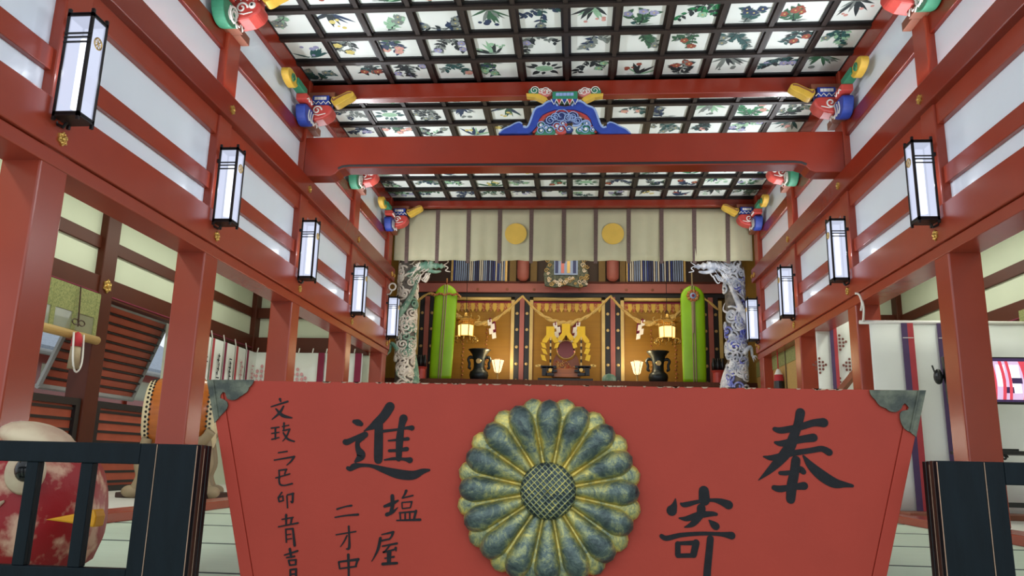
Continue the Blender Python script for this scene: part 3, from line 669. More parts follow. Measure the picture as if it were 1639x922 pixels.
# ------------------------------------------------------------------ sanctuary wall
SY = 15.0; SF = 1.34
m = MB(); m.box(-4.6, 4.2, SY+0.12, SY+0.2, SF, 4.6); struct('wall_back', m, OLIVE)
for x in (-3.62, 3.2):
    m = MB(); m.box(x-0.04, x+0.04, 12.3, SY+0.12, SF-1.8, 4.6); struct('wall_sanctuary_'+('left' if x < 0 else 'right'), m, OLIVE)
def lat_post(xc, label, parts=True):
    t = thing('sanctuary_post', label, 'post', (xc, SY, SF), 'sanctuary door posts')
    m = MB(); m.box(xc-0.045, xc+0.045, SY-0.06, SY+0.05, SF, 3.16); m.build('pink_strip', PINKWOOD, t)
    for q in (-1, 1):
        a, b = sorted((xc+q*0.05, xc+q*0.145)); m = MB(); m.box(a, b, SY-0.03, SY+0.05, SF, 3.16); bb = m.build('black_strip', BLACKLAC, t)
        for z in (2.83, 2.51, 2.17, 1.84, 1.52):
            d = MB(); d.lathe([(0.0, -0.012), (0.028, -0.008), (0.03, 0.0), (0, 0)], (xc+q*0.0975, SY-0.03, z), 12, axis='y'); d.build('gold_boss', PALEGOLD, bb)
        a, b = sorted((xc+q*0.15, xc+q*0.215)); m = MB(); m.box(a, b, SY-0.04, SY+0.05, SF, 3.10); m.build('cream_strip', CREAMGOLD, t)
for xc, lab in ((-1.07, 'pink post with black gold-bossed strips, drum side of the mirror'), (0.69, 'pink post with black gold-bossed strips, television side of the mirror'), (-2.95, 'pink post with black strips beside the drum-side dragon column'), (2.55, 'pink post with black strips beside the television-side dragon column')):
    lat_post(xc, lab)
for a, b, w in ((-2.73, -1.29, 'behind the drum-side vase'), (-0.85, 0.47, 'behind the mirror'), (0.91, 2.33, 'behind the television-side vase')):
    t = thing('golden_blind', 'large golden bamboo blind with red brocade fringe ' + w, 'blind', ((a+b)/2, SY, SF), 'golden blinds of the sanctuary')
    m = MB(); m.box(a, b, SY+0.0, SY+0.02, SF, 3.05); m.build('bamboo', GOLDWALL, t)
    m = MB(); n = int((b-a)/0.072); w_ = (b-a)/n
    for k in range(n):
        xx = a+w_*k; m.prism([(xx, 3.05), (xx+w_, 3.05), (xx+w_, 2.92), (xx+w_/2, 2.855), (xx, 2.92)], 'xz', SY-0.018, SY-0.006, k % 2)
    m.build('fringe', [PATTERN, GOLDCLOTH], t)
    m = MB(); m.tube([(a, SY-0.05, 3.115), (b, SY-0.05, 3.115)], 0.036, 10); m.build('rod', CREAMGOLD, t, smooth=True)
    m = MB(); m.box(a-0.02, a, SY-0.03, SY, SF, 3.06); m.box(b, b+0.02, SY-0.03, SY, SF, 3.06); m.box(a, b, SY-0.03, SY-0.02, 3.04, 3.07); m.build('border', MAROON, t)
    if a < -2 or a > 0.5:
        m = MB()
        for xx in (a+(b-a)*0.36, a+(b-a)*0.68):
            for k in range(16): m.ell((xx+0.01*math.sin(k*2.1), SY-0.02, SF+0.05+0.075*k), (0.022, 0.012, 0.022), 6, 4)
        m.build('hanging_chain', PATTERN, t)
m = MB(); m.box(-3.5, 3.1, SY-0.08, SY+0.05, 3.245, 3.43); t = thing('sanctuary_beam', 'pink painted beam above the golden blinds', 'beam', (-0.2, SY, 3.245)); m.build('timber', PINKWOOD, t, bevel=0.006)
m = MB(); m.box(-3.5, 3.1, SY-0.10, SY+0.05, 3.43, 3.46); m.build('ledge', BROWNRED, t)
for x in (-2.5, -1.95, -1.37, -0.84, 0.05, 0.95, 1.45, 2.0):
    d = MB(); d.lathe([(0.0, -0.012), (0.03, -0.006), (0.03, 0.0), (0, 0)], (x, SY-0.08, 3.30), 10, axis='y'); d.build('stud', BROWNP, t)
m = MB(); m.box(-3.5, 3.1, SY-0.03, SY+0.05, 3.16, 3.245); t = tag(m.build('black_rail', BLACKLAC), 'black rail between the pink beam and golden rods', 'rail')
m = MB(); m.box(-4.2, 3.8, SY+0.05, SY+0.12, 3.43, 4.6); struct('wall_back.001', m, DARKWOOD)
for xc, w in ((-1.06, 'drum'), (0.69, 'television')):
    m = MB(); m.lathe([(0.0, 3.455), (0.07, 3.47), (0.115, 3.52), (0.12, 3.6), (0.12, 4.6)], (xc, SY-0.13, 0), 20)
    t = thing('round_beam_end', 'pink rounded column end above the pink beam, %s side of plaque' % w, 'column', (xc, SY-0.13, 3.455), 'pink column ends'); m.build('column', PINKWOOD, t, smooth=True)
    for q in (-1, 1):
        m = MB(); a, b = sorted((xc+q*0.14, xc+q*0.27)); m.box(a, b, SY-0.06, SY+0.04, 3.47, 4.5); m.build('gold_board', OLIVE, t)
for a, b, w in ((-2.46, -1.42, 'drum'), (0.98, 2.06, 'television')):
    rng = random.Random(int(a*10)); t = thing('slatted_transom', 'blue and white slatted transom under the curtain, %s side' % w, 'transom', ((a+b)/2, SY, 3.47), 'slatted transoms')
    m = MB(); n = 26
    for k in range(n):
        x = a+(b-a)*(k+0.2)/n; mi = rng.choice([0, 0, 1, 2, 2, 3] if 8 < k < 20 else [0, 0, 3, 1]); m.box(x, x+(b-a)/n*0.55, SY-0.05, SY-0.03, 3.48, 3.92, mi)
    m.build('slat', [LBLUEP, BLUEP, NAVYP, WHITEP], t)
    m = MB(); m.box(a-0.04, a, SY-0.06, SY, 3.46, 3.98); m.box(b, b+0.04, SY-0.06, SY, 3.46, 3.98); m.box(a, b, SY-0.06, SY, 3.92, 3.98); m.build('frame', PALEGOLD, t)
# plaque
t = thing('shrine_plaque', 'carved gilt plaque hanging in the middle just below the curtain', 'plaque', (-0.22, 14.6, 3.35))
PYL = 14.6
P = [xz(x, y, PYL) for x, y in ((872, 470-12), (870, 440), (878, 418), (884, 400), (928, 400), (936, 418), (942, 440), (940, 458), (925, 461), (906, 457), (888, 461))]
MB().prism(P, 'xz', PYL-0.05, PYL+0.03).build('frame', [VERDI], t, bevel=0.01)
m = MB(); p = xz(887, 441, PYL); q = xz(925, 400, PYL); m.box(p[0], q[0], PYL-0.07, PYL-0.045, p[1], q[1]); m.build('field', LBLUEP, t)
m = MB(); w = (q[0]-p[0])/4
for k in range(4): m.box(p[0]+w*k+0.02, p[0]+w*k+w*0.7, PYL-0.078, PYL-0.07, p[1]+0.03, q[1], k % 3)
m.build('field_pattern', [NAVYP, PINKP, CREAMGOLD], t)
m = MB(); rng = random.Random(3)
for k in range(46):
    x, y = rng.choice([(rng.uniform(872, 884), rng.uniform(408, 456)), (rng.uniform(928, 940), rng.uniform(408, 456)), (rng.uniform(876, 938), rng.uniform(446, 458))]); p = xz(x, y, PYL); swirl(m, p[0], p[1], rng.uniform(.025, .05), PYL-0.055, 1.3, 0.008, k % 2, rng.choice((-1, 1)))
m.build('scroll_carving', [PALEGOLD, GREYCARVE], t, smooth=True)
m = MB(); m.tube([(-0.45, PYL, 3.75), (-0.45, SY-0.0, 3.78)], 0.012, 6); m.tube([(0.01, PYL, 3.75), (0.01, SY-0.0, 3.78)], 0.012, 6); m.build('wall_hanger', IRON, t)

# ------------------------------------------------------------------ straw ropes with paper streamers
RY = 14.75
def rope(p_list, label, thick):
    t = thing('straw_rope', label, 'rope', (xz(*p_list[len(p_list)//2], RY)[0], RY, 2.4), 'sacred straw ropes')
    path = spline([(xz(x, y, RY)[0], RY, xz(x, y, RY)[1]) for x, y in p_list], 10); n = len(path)
    for ph in (0, PI):
        m = MB(); pts = []; rr = []
        for i, p in enumerate(path):
            v = i/(n-1); th = thick[0]+(thick[1]-thick[0])*math.sin(PI*v)**3
            a = ph+i*0.55; pts.append((p[0], p[1]+th*0.55*math.sin(a), p[2]+th*0.55*math.cos(a))); rr.append(th*0.75)
        m.tube(pts, rr, 7); m.build('strand', STRAW, t, smooth=True)
    return t
rope([(836, 474), (862, 500), (885, 514), (905, 519), (925, 514), (950, 500), (977, 474)], 'twisted straw rope swagged in the middle above the mirror', (0.022, 0.055))
rope([(660, 490), (690, 470), (722, 500), (752, 514), (780, 517), (808, 500), (836, 474)], 'twisted straw rope swagged behind the drum-side gold lantern', (0.022, 0.05))
rope([(977, 474), (1002, 500), (1030, 517), (1060, 514), (1090, 500), (1118, 475), (1150, 496)], 'twisted straw rope swagged behind the television-side gold lantern', (0.022, 0.05))
def streamer(px, py, flip, label):
    p = xz(px, py, RY-0.07); t = thing('paper_streamer', label, 'streamer', (p[0], RY-0.07, p[1]-0.3), 'white paper streamers')
    x, z = p; W = 0.075; m = MB()
    for k in range(4):
        dx = flip*(0.035 if k % 2 else -0.01)+flip*0.015*k; zz = z-0.085*k
        m.prism([(x+dx-W/2, zz), (x+dx+W/2, zz+0.02), (x+dx+W/2+flip*0.015, zz-0.09), (x+dx-W/2+flip*0.015, zz-0.11)], 'xz', RY-0.045-0.004*k, RY-0.040)
    m.build('folded_paper', WHITEP, t)
    m = MB(); m.tube([(x, RY+0.052*math.cos(2*PI*k/14), z-0.005+0.052*math.sin(2*PI*k/14)) for k in range(15)], 0.010, 6); m.tube([(x, RY-0.03, z-0.04), (x, RY+0.03, z+0.03)], 0.03, 6); m.tube([(x, RY-0.05, z-0.02), (x+flip*0.07, RY+0.02, z)], 0.010, 5); m.lathe([(0.012, 0.05), (0.028, 0.0), (0.045, -0.10), (0.05, -0.22), (0, -0.22)], (x+flip*0.07, RY+0.02, z-0.02), 10); m.build('tassel', MAROON, t, smooth=True)
streamer(784, 512, 1, 'white zigzag paper streamer on the rope beside the drum-side gold lantern')
streamer(1029, 513, -1, 'white zigzag paper streamer on the rope beside the television-side gold lantern')
streamer(889, 517, 1, 'white zigzag paper streamer at the mirror, drum side')
streamer(925, 517, -1, 'white zigzag paper streamer at the mirror, television side')

# ------------------------------------------------------------------ mirror and golden gohei wands
MY = 14.55
def mx(x, y): return xz(830+x/7.094, 490+y/7.094, MY)
t = thing('sacred_mirror', 'round dark mirror on a carved stand in the middle of the sanctuary', 'mirror', (mx(540, 800)[0], MY, mx(540, 815)[1]))
c = mx(540, 497); R = 0.17
m = MB(); m.lathe([(0.0, -0.02), (R-0.012, -0.02), (R, -0.01), (R, 0.015), (0.0, 0.015)], (c[0], MY-0.02, c[1]), 40, axis='y'); m.build('disc', MIRROR, t, smooth=False)
m = MB(); m.tube([(c[0]+R*math.cos(2*PI*k/40), MY-0.03, c[1]+R*math.sin(2*PI*k/40)) for k in range(41)], 0.011, 6); m.build('rim', PALEGOLD, t, smooth=True)
P = [mx(*p) for p in ((385, 815), (380, 700), (400, 600), (430, 545), (470, 600), (540, 625), (610, 600), (650, 545), (680, 600), (700, 700), (700, 815))]
MB().prism(P, 'xz', MY-0.0, MY+0.10).build('stand', BROWNP, t, bevel=0.008)
m = MB(); rng = random.Random(8)
for k in range(16):
    p = mx(rng.uniform(410, 680), rng.uniform(630, 720)); swirl(m, p[0], p[1], rng.uniform(.03, .05), MY-0.005, 1.4, 0.009, 0, rng.choice((-1, 1)))
m.build('stand_scroll', PATTERN, t, smooth=True)
m = MB(); a = mx(375, 812); b = mx(705, 712); m.box(a[0], b[0], MY-0.06, MY+0.0, a[1], b[1]); m.build('plinth', DRUMWOOD, t, bevel=0.01)
def gohei(cx_, ytop, half, leg_y, label, side):
    def q(x, y): return mx(cx_+x, y)
    b = mx(cx_, 790); t = thing('gold_wand', label, 'ritual wand', (b[0], MY-0.12, b[1]), 'golden folded wands')
    y0 = MY-0.14
    P = [(-half, ytop), (half, ytop), (half, leg_y-85), (half+45, leg_y-25), (half+48, leg_y), (half-2, leg_y+4), (0, leg_y-60), (-half+2, leg_y+4), (-half-48, leg_y), (-half-45, leg_y-25), (-half, leg_y-85)]
    MB().prism([q(*p) for p in P], 'xz', y0, y0+0.015).build('folded_head', GOLDM, t)
    if side:
        for k, (a, b_, c_, d_) in enumerate(((-1, 62, 425, 495), (-1, 62, 492, 565), (-1, 65, 562, 640))):
            o = side*(half+30-(10 if k == 1 else 0)); sh = side*(18 if k != 1 else 26); w = 24
            P = [(o-w+sh*.5, c_), (o+w+sh*.5, c_+12), (o+w-sh*.5, d_), (o-w-sh*.5, d_-14)]
            MB().prism([q(*p) for p in P], 'xz', y0-0.012*(k+1), y0-0.012*(k+1)+0.006).build('gold_fold', GOLDM, t)
            if k == 0:
                P2 = [(-p[0]*0.95, p[1]) for p in P]; MB().prism([q(*p) for p in P2], 'xz', y0-0.012, y0-0.006).build('gold_fold', GOLDM, t)
        m = MB(); a = q(0, 690); b2 = q(0, leg_y-60)
        n = 9
        for k in range(n): m.tube([(a[0], y0-0.01, a[1]+(b2[1]-a[1])*k/n), (a[0], y0-0.01, a[1]+(b2[1]-a[1])*(k+1)/n)], 0.016, 8, k % 2)
        m.build('wand_pole', [CREAMGOLD, BLACKLAC], t)
        m = MB()
        for (xa, xb, ya, yb) in ((-110, 70, 715, 690), (-95, -40, 800, 700), (-35, 35, 745, 700), (15, 75, 760, 735), (-50, 40, 800, 770)):
            p, r_ = q(xa if side < 0 else -xb, ya), q(xb if side < 0 else -xa, yb); m.box(p[0], r_[0], y0-0.04, y0+0.06, p[1], r_[1])
        m.build('base', BLACKLAC, t)
        m = MB(); p = q(0, 738); m.lathe([(0, -0.01), (0.034, -0.008), (0.036, 0), (0, 0)], (p[0], y0-0.042, p[1]), 14, axis='y')
        for xx, yy in ((-150, 690), (-125, 685)): p = q(xx if side < 0 else -xx, yy); m.box(p[0]-0.03, p[0]+0.03, y0-0.02, y0, p[1]-0.018, p[1]+0.018)
        m.build('gilt_fitting', GOLD, t)
    else:
        m = MB(); a = q(0, 560); b2 = q(0, leg_y-50); m.tube([(b2[0], MY-0.01, q(0, 400)[1]), (b2[0], y0+0.01, b2[1]+0.02)], 0.012, 8); m.build('wand_pole', BLACKLAC, t)
GOLDM = mat('gold_leaf', (226, 184, 40), 0.4, metal=0.25, vary=0.08, scale=12)
gohei(540, 215, 46, 400, 'central gold folded wand standing right above the mirror', 0)
gohei(364, 245, 46, 425, 'gold zigzag wand on black base, drum side of mirror', -1)
gohei(710, 245, 46, 425, 'gold zigzag wand on black base, television side of mirror', 1)
t = thing('offering_table', 'low black lacquer table in front of the round mirror', 'table', (mx(540, 815)[0], 14.35, SF))
a = xz(861, 607, 14.3); b = xz(949, 604, 14.3)
m = MB(); m.box(a[0], b[0], 14.2, 14.62, a[1]-0.03, a[1]+0.015); m.build('tabletop', BLACKLAC, t, bevel=0.005)
for x in (a[0]+0.05, b[0]-0.05):
    for y in (14.25, 14.57): m = MB(); m.box(x-0.025, x+0.025, y-0.025, y+0.025, SF, a[1]-0.03); m.build('leg', BLACKLAC, t)
# altar shelf carrying vases and lamps
m = MB(); m.box(-2.9, -0.9, 13.9, 14.9, SF, 1.43); tag(m.build('altar_platform', BROWNRED), 'low red altar platform under the drum-side vase', 'platform', 'altar platforms')
m = MB(); m.box(0.5, 2.5, 13.9, 14.9, SF, 1.43); tag(m.build('altar_platform', BROWNRED), 'low red altar platform under the television-side vase', 'platform', 'altar platforms')

# ------------------------------------------------------------------ vases, lamps, gilt hanging lanterns, green banners
def vase(x, label, hs):
    t = thing('bronze_vase', label, 'vase', (x, 14.3, 1.43), 'dark bronze vases')
    z = 1.43
    pr = [(0.0, 0), (0.135, 0.0), (0.165, 0.05), (0.178, 0.11), (0.165, 0.17), (0.12, 0.205), (0.105, 0.23), (0.102, 0.32), (0.112, 0.42), (0.135, 0.49), (0.175, 0.545), (0.205, 0.575), (0.205, 0.585), (0.185, 0.58), (0.10, 0.46), (0.0, 0.44)]
    m = MB(); m.lathe(pr, (x, 14.3, z), 32); vb = m.build('body', BRONZE, t, smooth=True)
    for q in (-1, 1):
        m = MB(); m.tube(spline([(x+q*0.10, 14.3, z+0.42), (x+q*0.17, 14.3, z+0.45), (x+q*0.205, 14.3, z+0.40), (x+q*0.18, 14.3, z+0.32), (x+q*0.19, 14.3, z+0.25), (x+q*0.15, 14.3, z+0.235)], 5), 0.024, 8)
        m.ell((x+q*0.165, 14.3, z+0.44), (0.04, 0.03, 0.03), 10, 6); m.build('handle', BRONZE, t, smooth=True)
    m = MB(); m.lathe([(0, -0.01), (0.045, -0.008), (0.05, 0.0), (0, 0.0)], (x, 14.3-0.108, z+0.36), 16, axis='y'); m.build('crest', PALEGOLD, vb)
vase(-1.80, 'dark bronze vase with flared lip on the altar, drum side', -1)
vase(1.47, 'dark bronze vase with flared lip on the altar, television side', 1)
def small_lamp(x, label):
    t = thing('shade_lamp', label, 'lamp', (x, 14.3, 1.43), 'small lit altar lamps')
    zb, zt = 1.585, 1.825; n = 6
    m = MB(); m.lathe([(0.03, zb), (0.062, zb+0.03), (0.085, zb+0.12), (0.118, zt)], (x, 14.3, 0), n); lsh = m.build('lamp_shade', SHADEGLOW, t)
    m = MB()
    for k in range(n):
        a = 2*PI*k/n; m.tube([(x+r*math.cos(a), 14.3+r*math.sin(a), z) for r, z in ((0.035, zb), (0.066, zb+0.03), (0.089, zb+0.12), (0.122, zt))], 0.005, 5)
    m.tube([(x+0.12*math.cos(2*PI*k/n), 14.3+0.12*math.sin(2*PI*k/n), zt) for k in range(n+1)], 0.006, 5); m.build('shade_frame', BROWNP, lsh)
    m = MB(); m.lathe([(0.0, 1.43), (0.07, 1.43), (0.06, 1.445), (0.016, 1.46), (0.014, 1.56), (0.03, zb), (0, zb)], (x, 14.3, 0), 16); m.build('stand', PALEGOLD, t, smooth=True)
small_lamp(-1.455, 'small lit lamp with flared paper shade beside the drum-side vase')
small_lamp(1.09, 'small lit lamp with flared paper shade beside the television-side vase')
def gilt_lantern(x, label):
    Y = 14.2; t = thing('hanging_lantern', label, 'lantern', (x, Y, 2.13), 'gilt hanging lanterns')
    n = 6; zb, zt = 2.24, 2.535
    m = MB(); m.lathe([(0.135, zb+0.02), (0.145, zt-0.08)], (x, Y, 0), n); m.build('pane', WARMGLOW, t)
    m = MB()
    for k in range(n):
        a = 2*PI*k/n; m.tube([(x+0.14*math.cos(a), Y+0.14*math.sin(a), zb), (x+0.15*math.cos(a), Y+0.15*math.sin(a), zt)], 0.010, 5)
    for z, r in ((zb, 0.145), (zt-0.075, 0.152), (zt, 0.158)):
        m.tube([(x+r*math.cos(2*PI*k/n), Y+r*math.sin(2*PI*k/n), z) for k in range(n+1)], 0.012, 5)
    for k in range(24):
        a = 2*PI*k/24; m.ell((x+0.150*math.cos(a), Y+0.150*math.sin(a), zt-0.04), (0.010, 0.010, 0.03), 5, 4)
    m.build('cage', GOLD, t)
    m = MB(); m.lathe([(0.0, 2.70), (0.03, 2.69), (0.045, 2.66), (0.06, 2.62), (0.12, 2.585), (0.215, 2.555), (0.225, 2.545), (0.16, 2.54), (0, 2.54)], (x, Y, 0), n)
    for k in range(n):
        a = 2*PI*k/n; m.tube(spline([(x+0.20*math.cos(a), Y+0.20*math.sin(a), 2.555), (x+0.245*math.cos(a), Y+0.245*math.sin(a), 2.57), (x+0.25*math.cos(a), Y+0.25*math.sin(a), 2.62), (x+0.22*math.cos(a), Y+0.22*math.sin(a), 2.635)], 4), 0.011, 6)
    m.build('roof', GOLD, t)
    m = MB(); m.lathe([(0.0, 2.205), (0.15, 2.215), (0.185, 2.235), (0.15, 2.24), (0, 2.24)], (x, Y, 0), n)
    for k in range(n*2):
        a = PI*k/n; m.tube(spline([(x+0.15*math.cos(a), Y+0.15*math.sin(a), 2.225), (x+0.215*math.cos(a), Y+0.215*math.sin(a), 2.225), (x+0.23*math.cos(a), Y+0.23*math.sin(a), 2.17), (x+0.20*math.cos(a), Y+0.20*math.sin(a), 2.15)], 4), 0.011, 5)
    m.build('base', GOLD, t)
    m = MB(); m.tube([(x, Y, 2.69), (x, Y, 4.6)], 0.006, 6); m.tube([(x+0.03*math.cos(2*PI*k/10), Y, 2.72+0.03*math.sin(2*PI*k/10)) for k in range(11)], 0.006, 5); m.build('hanging_chain', IRON, t)
    lamp('lantern_bulb', 'POINT', (x, Y, 2.38), 3.5, (1.0, 0.74, 0.38), 0.05)
gilt_lantern(-2.06, 'gilt hexagonal hanging lantern beside the drum-side green banner')
gilt_lantern(1.635, 'gilt hexagonal hanging lantern beside the television-side green banner')
def banner(x, lean, label, tassel):
    Y = 14.0; t = thing('silk_banner', label, 'banner', (x, Y, 1.43), 'green silk banners')
    zs = [1.43, 1.5, 2.0, 2.6, 2.95, 3.03, 3.10, 3.15, 3.175]; ws = [0.20, 0.205, 0.21, 0.215, 0.215, 0.20, 0.16, 0.10, 0.05]
    m = MB(); vs = []; n = 18
    for z, w in zip(zs, ws):
        for k in range(n):
            a = 2*PI*k/n; vs.append((x+lean*(z-2.2)+w*math.copysign(abs(math.cos(a))**0.7, math.cos(a)), Y+0.055*math.sin(a)*(w/0.21), z))
    fs = [(i*n+k, i*n+(k+1) % n, (i+1)*n+(k+1) % n, (i+1)*n+k) for i in range(len(zs)-1) for k in range(n)]+[list(range(n))[::-1], [(len(zs)-1)*n+k for k in range(n)]]
    m.add(vs, fs); m.build('silk', LIME, t, smooth=True)
    m = MB(); 
    for q in (-0.022, 0.022): m.tube([(x+q+lean*(z-2.2), Y-0.062*(1 if z < 3.0 else 0.75), z) for z in zs], 0.012, 6)
    m.build('centre_cord', PALEWOOD, t, smooth=True)
    if not tassel:
        m = MB()
        for k in range(18): m.ell((x+lean*0.8-0.22+0.026*k, Y-0.065, 2.985-0.012*math.sin(k)), (0.018, 0.016, 0.024), 6, 5)
        m.tube([(x+lean*0.8-0.23, Y-0.05, 3.0), (x+lean*0.8-0.27, Y-0.06, 2.97)], 0.02, 6); m.tube([(x+lean*0.8+0.23, Y-0.05, 2.98), (x+lean*0.8+0.28, Y-0.06, 2.93)], 0.025, 6)
        m.tube([(x+lean, Y, 3.17), (x+lean, Y, 3.30)], 0.012, 6); m.build('red_cord', PATTERN, t, smooth=True)
    else:
        m = MB(); c = (x+lean*0.8, Y-0.07, 2.98)
        for k in range(10):
            a = 2*PI*k/10; m.ell((c[0]+0.085*math.cos(a), c[1], c[2]+0.085*math.sin(a)), (0.034, 0.014, 0.034), 8, 5, 0)
        m.ell(c, (0.06, 0.02, 0.06), 12, 6, 1); m.ell((c[0], c[1]-0.015, c[2]), (0.03, 0.012, 0.03), 8, 5, 2); m.build('rosette', [PATTERN, LBLUEP, MAROON], t, smooth=True)
        m = MB(); m.tube([(x+lean*.9, Y-0.02, 3.16), (x+lean, Y, 3.42)], 0.014, 6); m.tube([(c[0], c[1]-0.005, 2.88), (c[0]-0.01, c[1], 2.3)], 0.014, 6); m.build('top_cord', PALEWOOD, t)
banner(-2.445, 0.03, 'bright green silk banner with red beaded cord beside drum-side dragon column', False)
banner(2.075, 0.0, 'bright green silk banner with round red rosette beside television-side dragon column', True)
for px, w in ((672, 'drum'), (1150, 'television')):
    p = xz(px, 600, 13.9); t = thing('offering_stand', 'small black and red lacquer stand beside the %s-side dragon column' % w, 'stand', (p[0], 13.9, SF), 'small lacquer stands')
    m = MB(); m.lathe([(0, SF), (0.10, SF), (0.10, SF+0.25), (0.13, SF+0.29), (0, SF+0.29)], (p[0], 13.9, 0), 14); m.build('stand', REDP, t)
    m = MB()
    for k in range(5): m.lathe([(0.0, 1.63), (0.03, 1.63), (0.035, 1.75), (0.02, 1.80), (0.02, 1.85), (0, 1.85)], (p[0]-0.08+0.04*k, 13.9+0.03*(k % 2), 0), 10)
    m.build('black_bottle', BLACKLAC, t, smooth=True)
P = [xz(x, y, 14.4) for x, y in ((964, 614), (964, 604), (968, 600), (975, 598), (982, 600), (986, 604), (986, 614))]
tag(MB().prism(P, 'xz', 14.38, 14.44).build('rounded_foot_board', GREENCARVE), 'small pale green rounded board at the foot of the sanctuary post', 'board')

# ------------------------------------------------------------------ offering box
BY = 2.2
TLx, TRx, BT = -1.067, 0.936, 0.212
def bside(z, s): return (TLx+(BT-z)*0.277) if s < 0 else (TRx-(BT-z)*0.285)
BB = FL
t_box = thing('offering_box', 'large red wooden offering box with black brushed characters and bronze crest', 'offering box', (-0.07, 2.5, FL))
sw = 0.036
fp = [(TLx+sw, BT), (TRx-sw, BT), (bside(BB, 1)-sw, BB), (bside(BB, -1)+sw, BB)]
MB().prism(fp, 'xz', BY, BY+0.035).build('front_board', BOXRED, t_box, bevel=0.002)
MB().prism(fp, 'xz', BY+0.60, BY+0.635).build('back_board', BOXRED, t_box)
for s in (-1, 1):
    a, b = (TLx if s < 0 else TRx), bside(BB, s)
    m = MB(); P = [(a, BT), (a-s*(sw-0.0006), BT), (b-s*(sw-0.0006), BB), (b, BB)]; m.prism(P, 'xz', BY-0.003, BY+0.65); m.build('side_board', BOXRED, t_box, bevel=0.002)
m = MB(); m.prism([(TLx+sw, BT-0.09), (TRx-sw, BT-0.09), (TRx-sw-0.01, BT-0.12), (TLx+sw+0.01, BT-0.12)], 'xz', BY+0.035, BY+0.6); m.build('inner_floor', DARKWOOD, t_box)
for k in range(9):
    x = TLx+0.2*(k+1); m = MB(); m.prism([(x-0.025, BT-0.075), (x, BT-0.03), (x+0.025, BT-0.075)], 'xz', BY+0.035, BY+0.6); m.build('grate_bar', BOXRED, t_box)
rng = random.Random(21); m = MB()
for k in range(70):
    x = rng.uniform(TLx+0.25, TRx-0.22); w = rng.uniform(.003, .014); h = rng.uniform(.0015, .004)
    m.prism([(x-w, BT+0.0006), (x-w*.4, BT-h), (x+w*.5, BT-h*.8), (x+w, BT+0.0006)], 'xz', BY-0.0012, BY+0.004)
m.build('chipped_edge', WORN, t_box)
# corner plates
def plate(origin, sc, pts, ridge, label):
    pp = [tuple(at(origin[0]+x/sc, origin[1]+y/sc, 1, BY-0.006)) for x, y in pts]
    m = MB(); m.prism([(p[0], p[2]) for p in pp], 'xz', BY-0.0075, BY-0.0045); o = m.build('corner_plate', VERDI, t_box); o['label'] = label
    r = MB(); rp = [tuple(at(origin[0]+x/sc, origin[1]+y/sc, 1, BY-0.008)) for x, y in ridge]; r.tube(rp, 0.0035, 6); r.build('ridge', VERDI, t_box)
    return o
plate((320, 595), 9.217, [(103, 118), (800, 120), (785, 165), (765, 195), (725, 235), (712, 275), (690, 305), (655, 325), (630, 348), (590, 368), (560, 395), (520, 415), (475, 420), (430, 410), (405, 398), (388, 360), (375, 310), (340, 298), (305, 345), (300, 390), (345, 405), (380, 425), (405, 450), (415, 500), (400, 545), (370, 585), (330, 625), (300, 655), (270, 695), (215, 757)], [(190, 122), (268, 690)], 'green tarnished metal corner plate')
plate((1370, 610), 8.385, [(178, 120), (938, 124), (808, 750), (727, 686), (690, 668), (650, 640), (618, 590), (598, 535), (588, 480), (592, 430), (615, 402), (655, 392), (695, 386), (708, 355), (685, 325), (655, 298), (625, 325), (610, 365), (575, 398), (530, 416), (470, 410), (435, 395), (400, 365), (360, 350), (325, 335), (285, 295), (262, 255), (225, 220), (195, 180)], [(845, 128), (730, 680)], 'tarnished metal corner plate')
# brushed characters
def brush(name, origin, sc, strokes, label):
    m = MB(); lift = 0.0016
    for st in strokes:
        pts = spline(st, 7) if len(st) > 2 else [tuple(st[0][d]+(st[1][d]-st[0][d])*k/6 for d in range(3)) for k in range(7)]
        W = []
        for x, y, w in pts:
            p = at(origin[0]+x/sc, origin[1]+y/sc, 1, BY); W.append((p.x, p.z, max(w, 2)/sc*0.5*BY/(FPX*0.985)*1.0))
        n = len(W); L = []; Rr = []
        for i in range(n):
            a, b = W[max(i-1, 0)], W[min(i+1, n-1)]; dx, dz = b[0]-a[0], b[1]-a[1]; l = math.hypot(dx, dz) or 1; nx, nz = -dz/l, dx/l
            L.append((W[i][0]+nx*W[i][2], W[i][1]+nz*W[i][2])); Rr.append((W[i][0]-nx*W[i][2], W[i][1]-nz*W[i][2]))
        y1 = BY-lift; lift += 0.00003
        vs = [(p[0], y1, p[1]) for p in L]+[(p[0], y1, p[1]) for p in Rr]+[(p[0], BY+0.002, p[1]) for p in L]+[(p[0], BY+0.002, p[1]) for p in Rr]
        fs = []
        for i in range(n-1): fs += [(i, i+1, n+i+1, n+i), (2*n+i, 2*n+i+1, i+1, i), (n+i, n+i+1, 3*n+i+1, 3*n+i)]
        m.add(vs, fs)
        for (cx, cz, r) in (W[0], W[-1]):
            if r > 0.0018: m.prism([(cx+r*0.98*math.cos(2*PI*k/14), cz+r*0.98*math.sin(2*PI*k/14)) for k in range(14)], 'xz', y1+0.00001, BY+0.002)
    o = m.build(name, INK, t_box); o['label'] = label
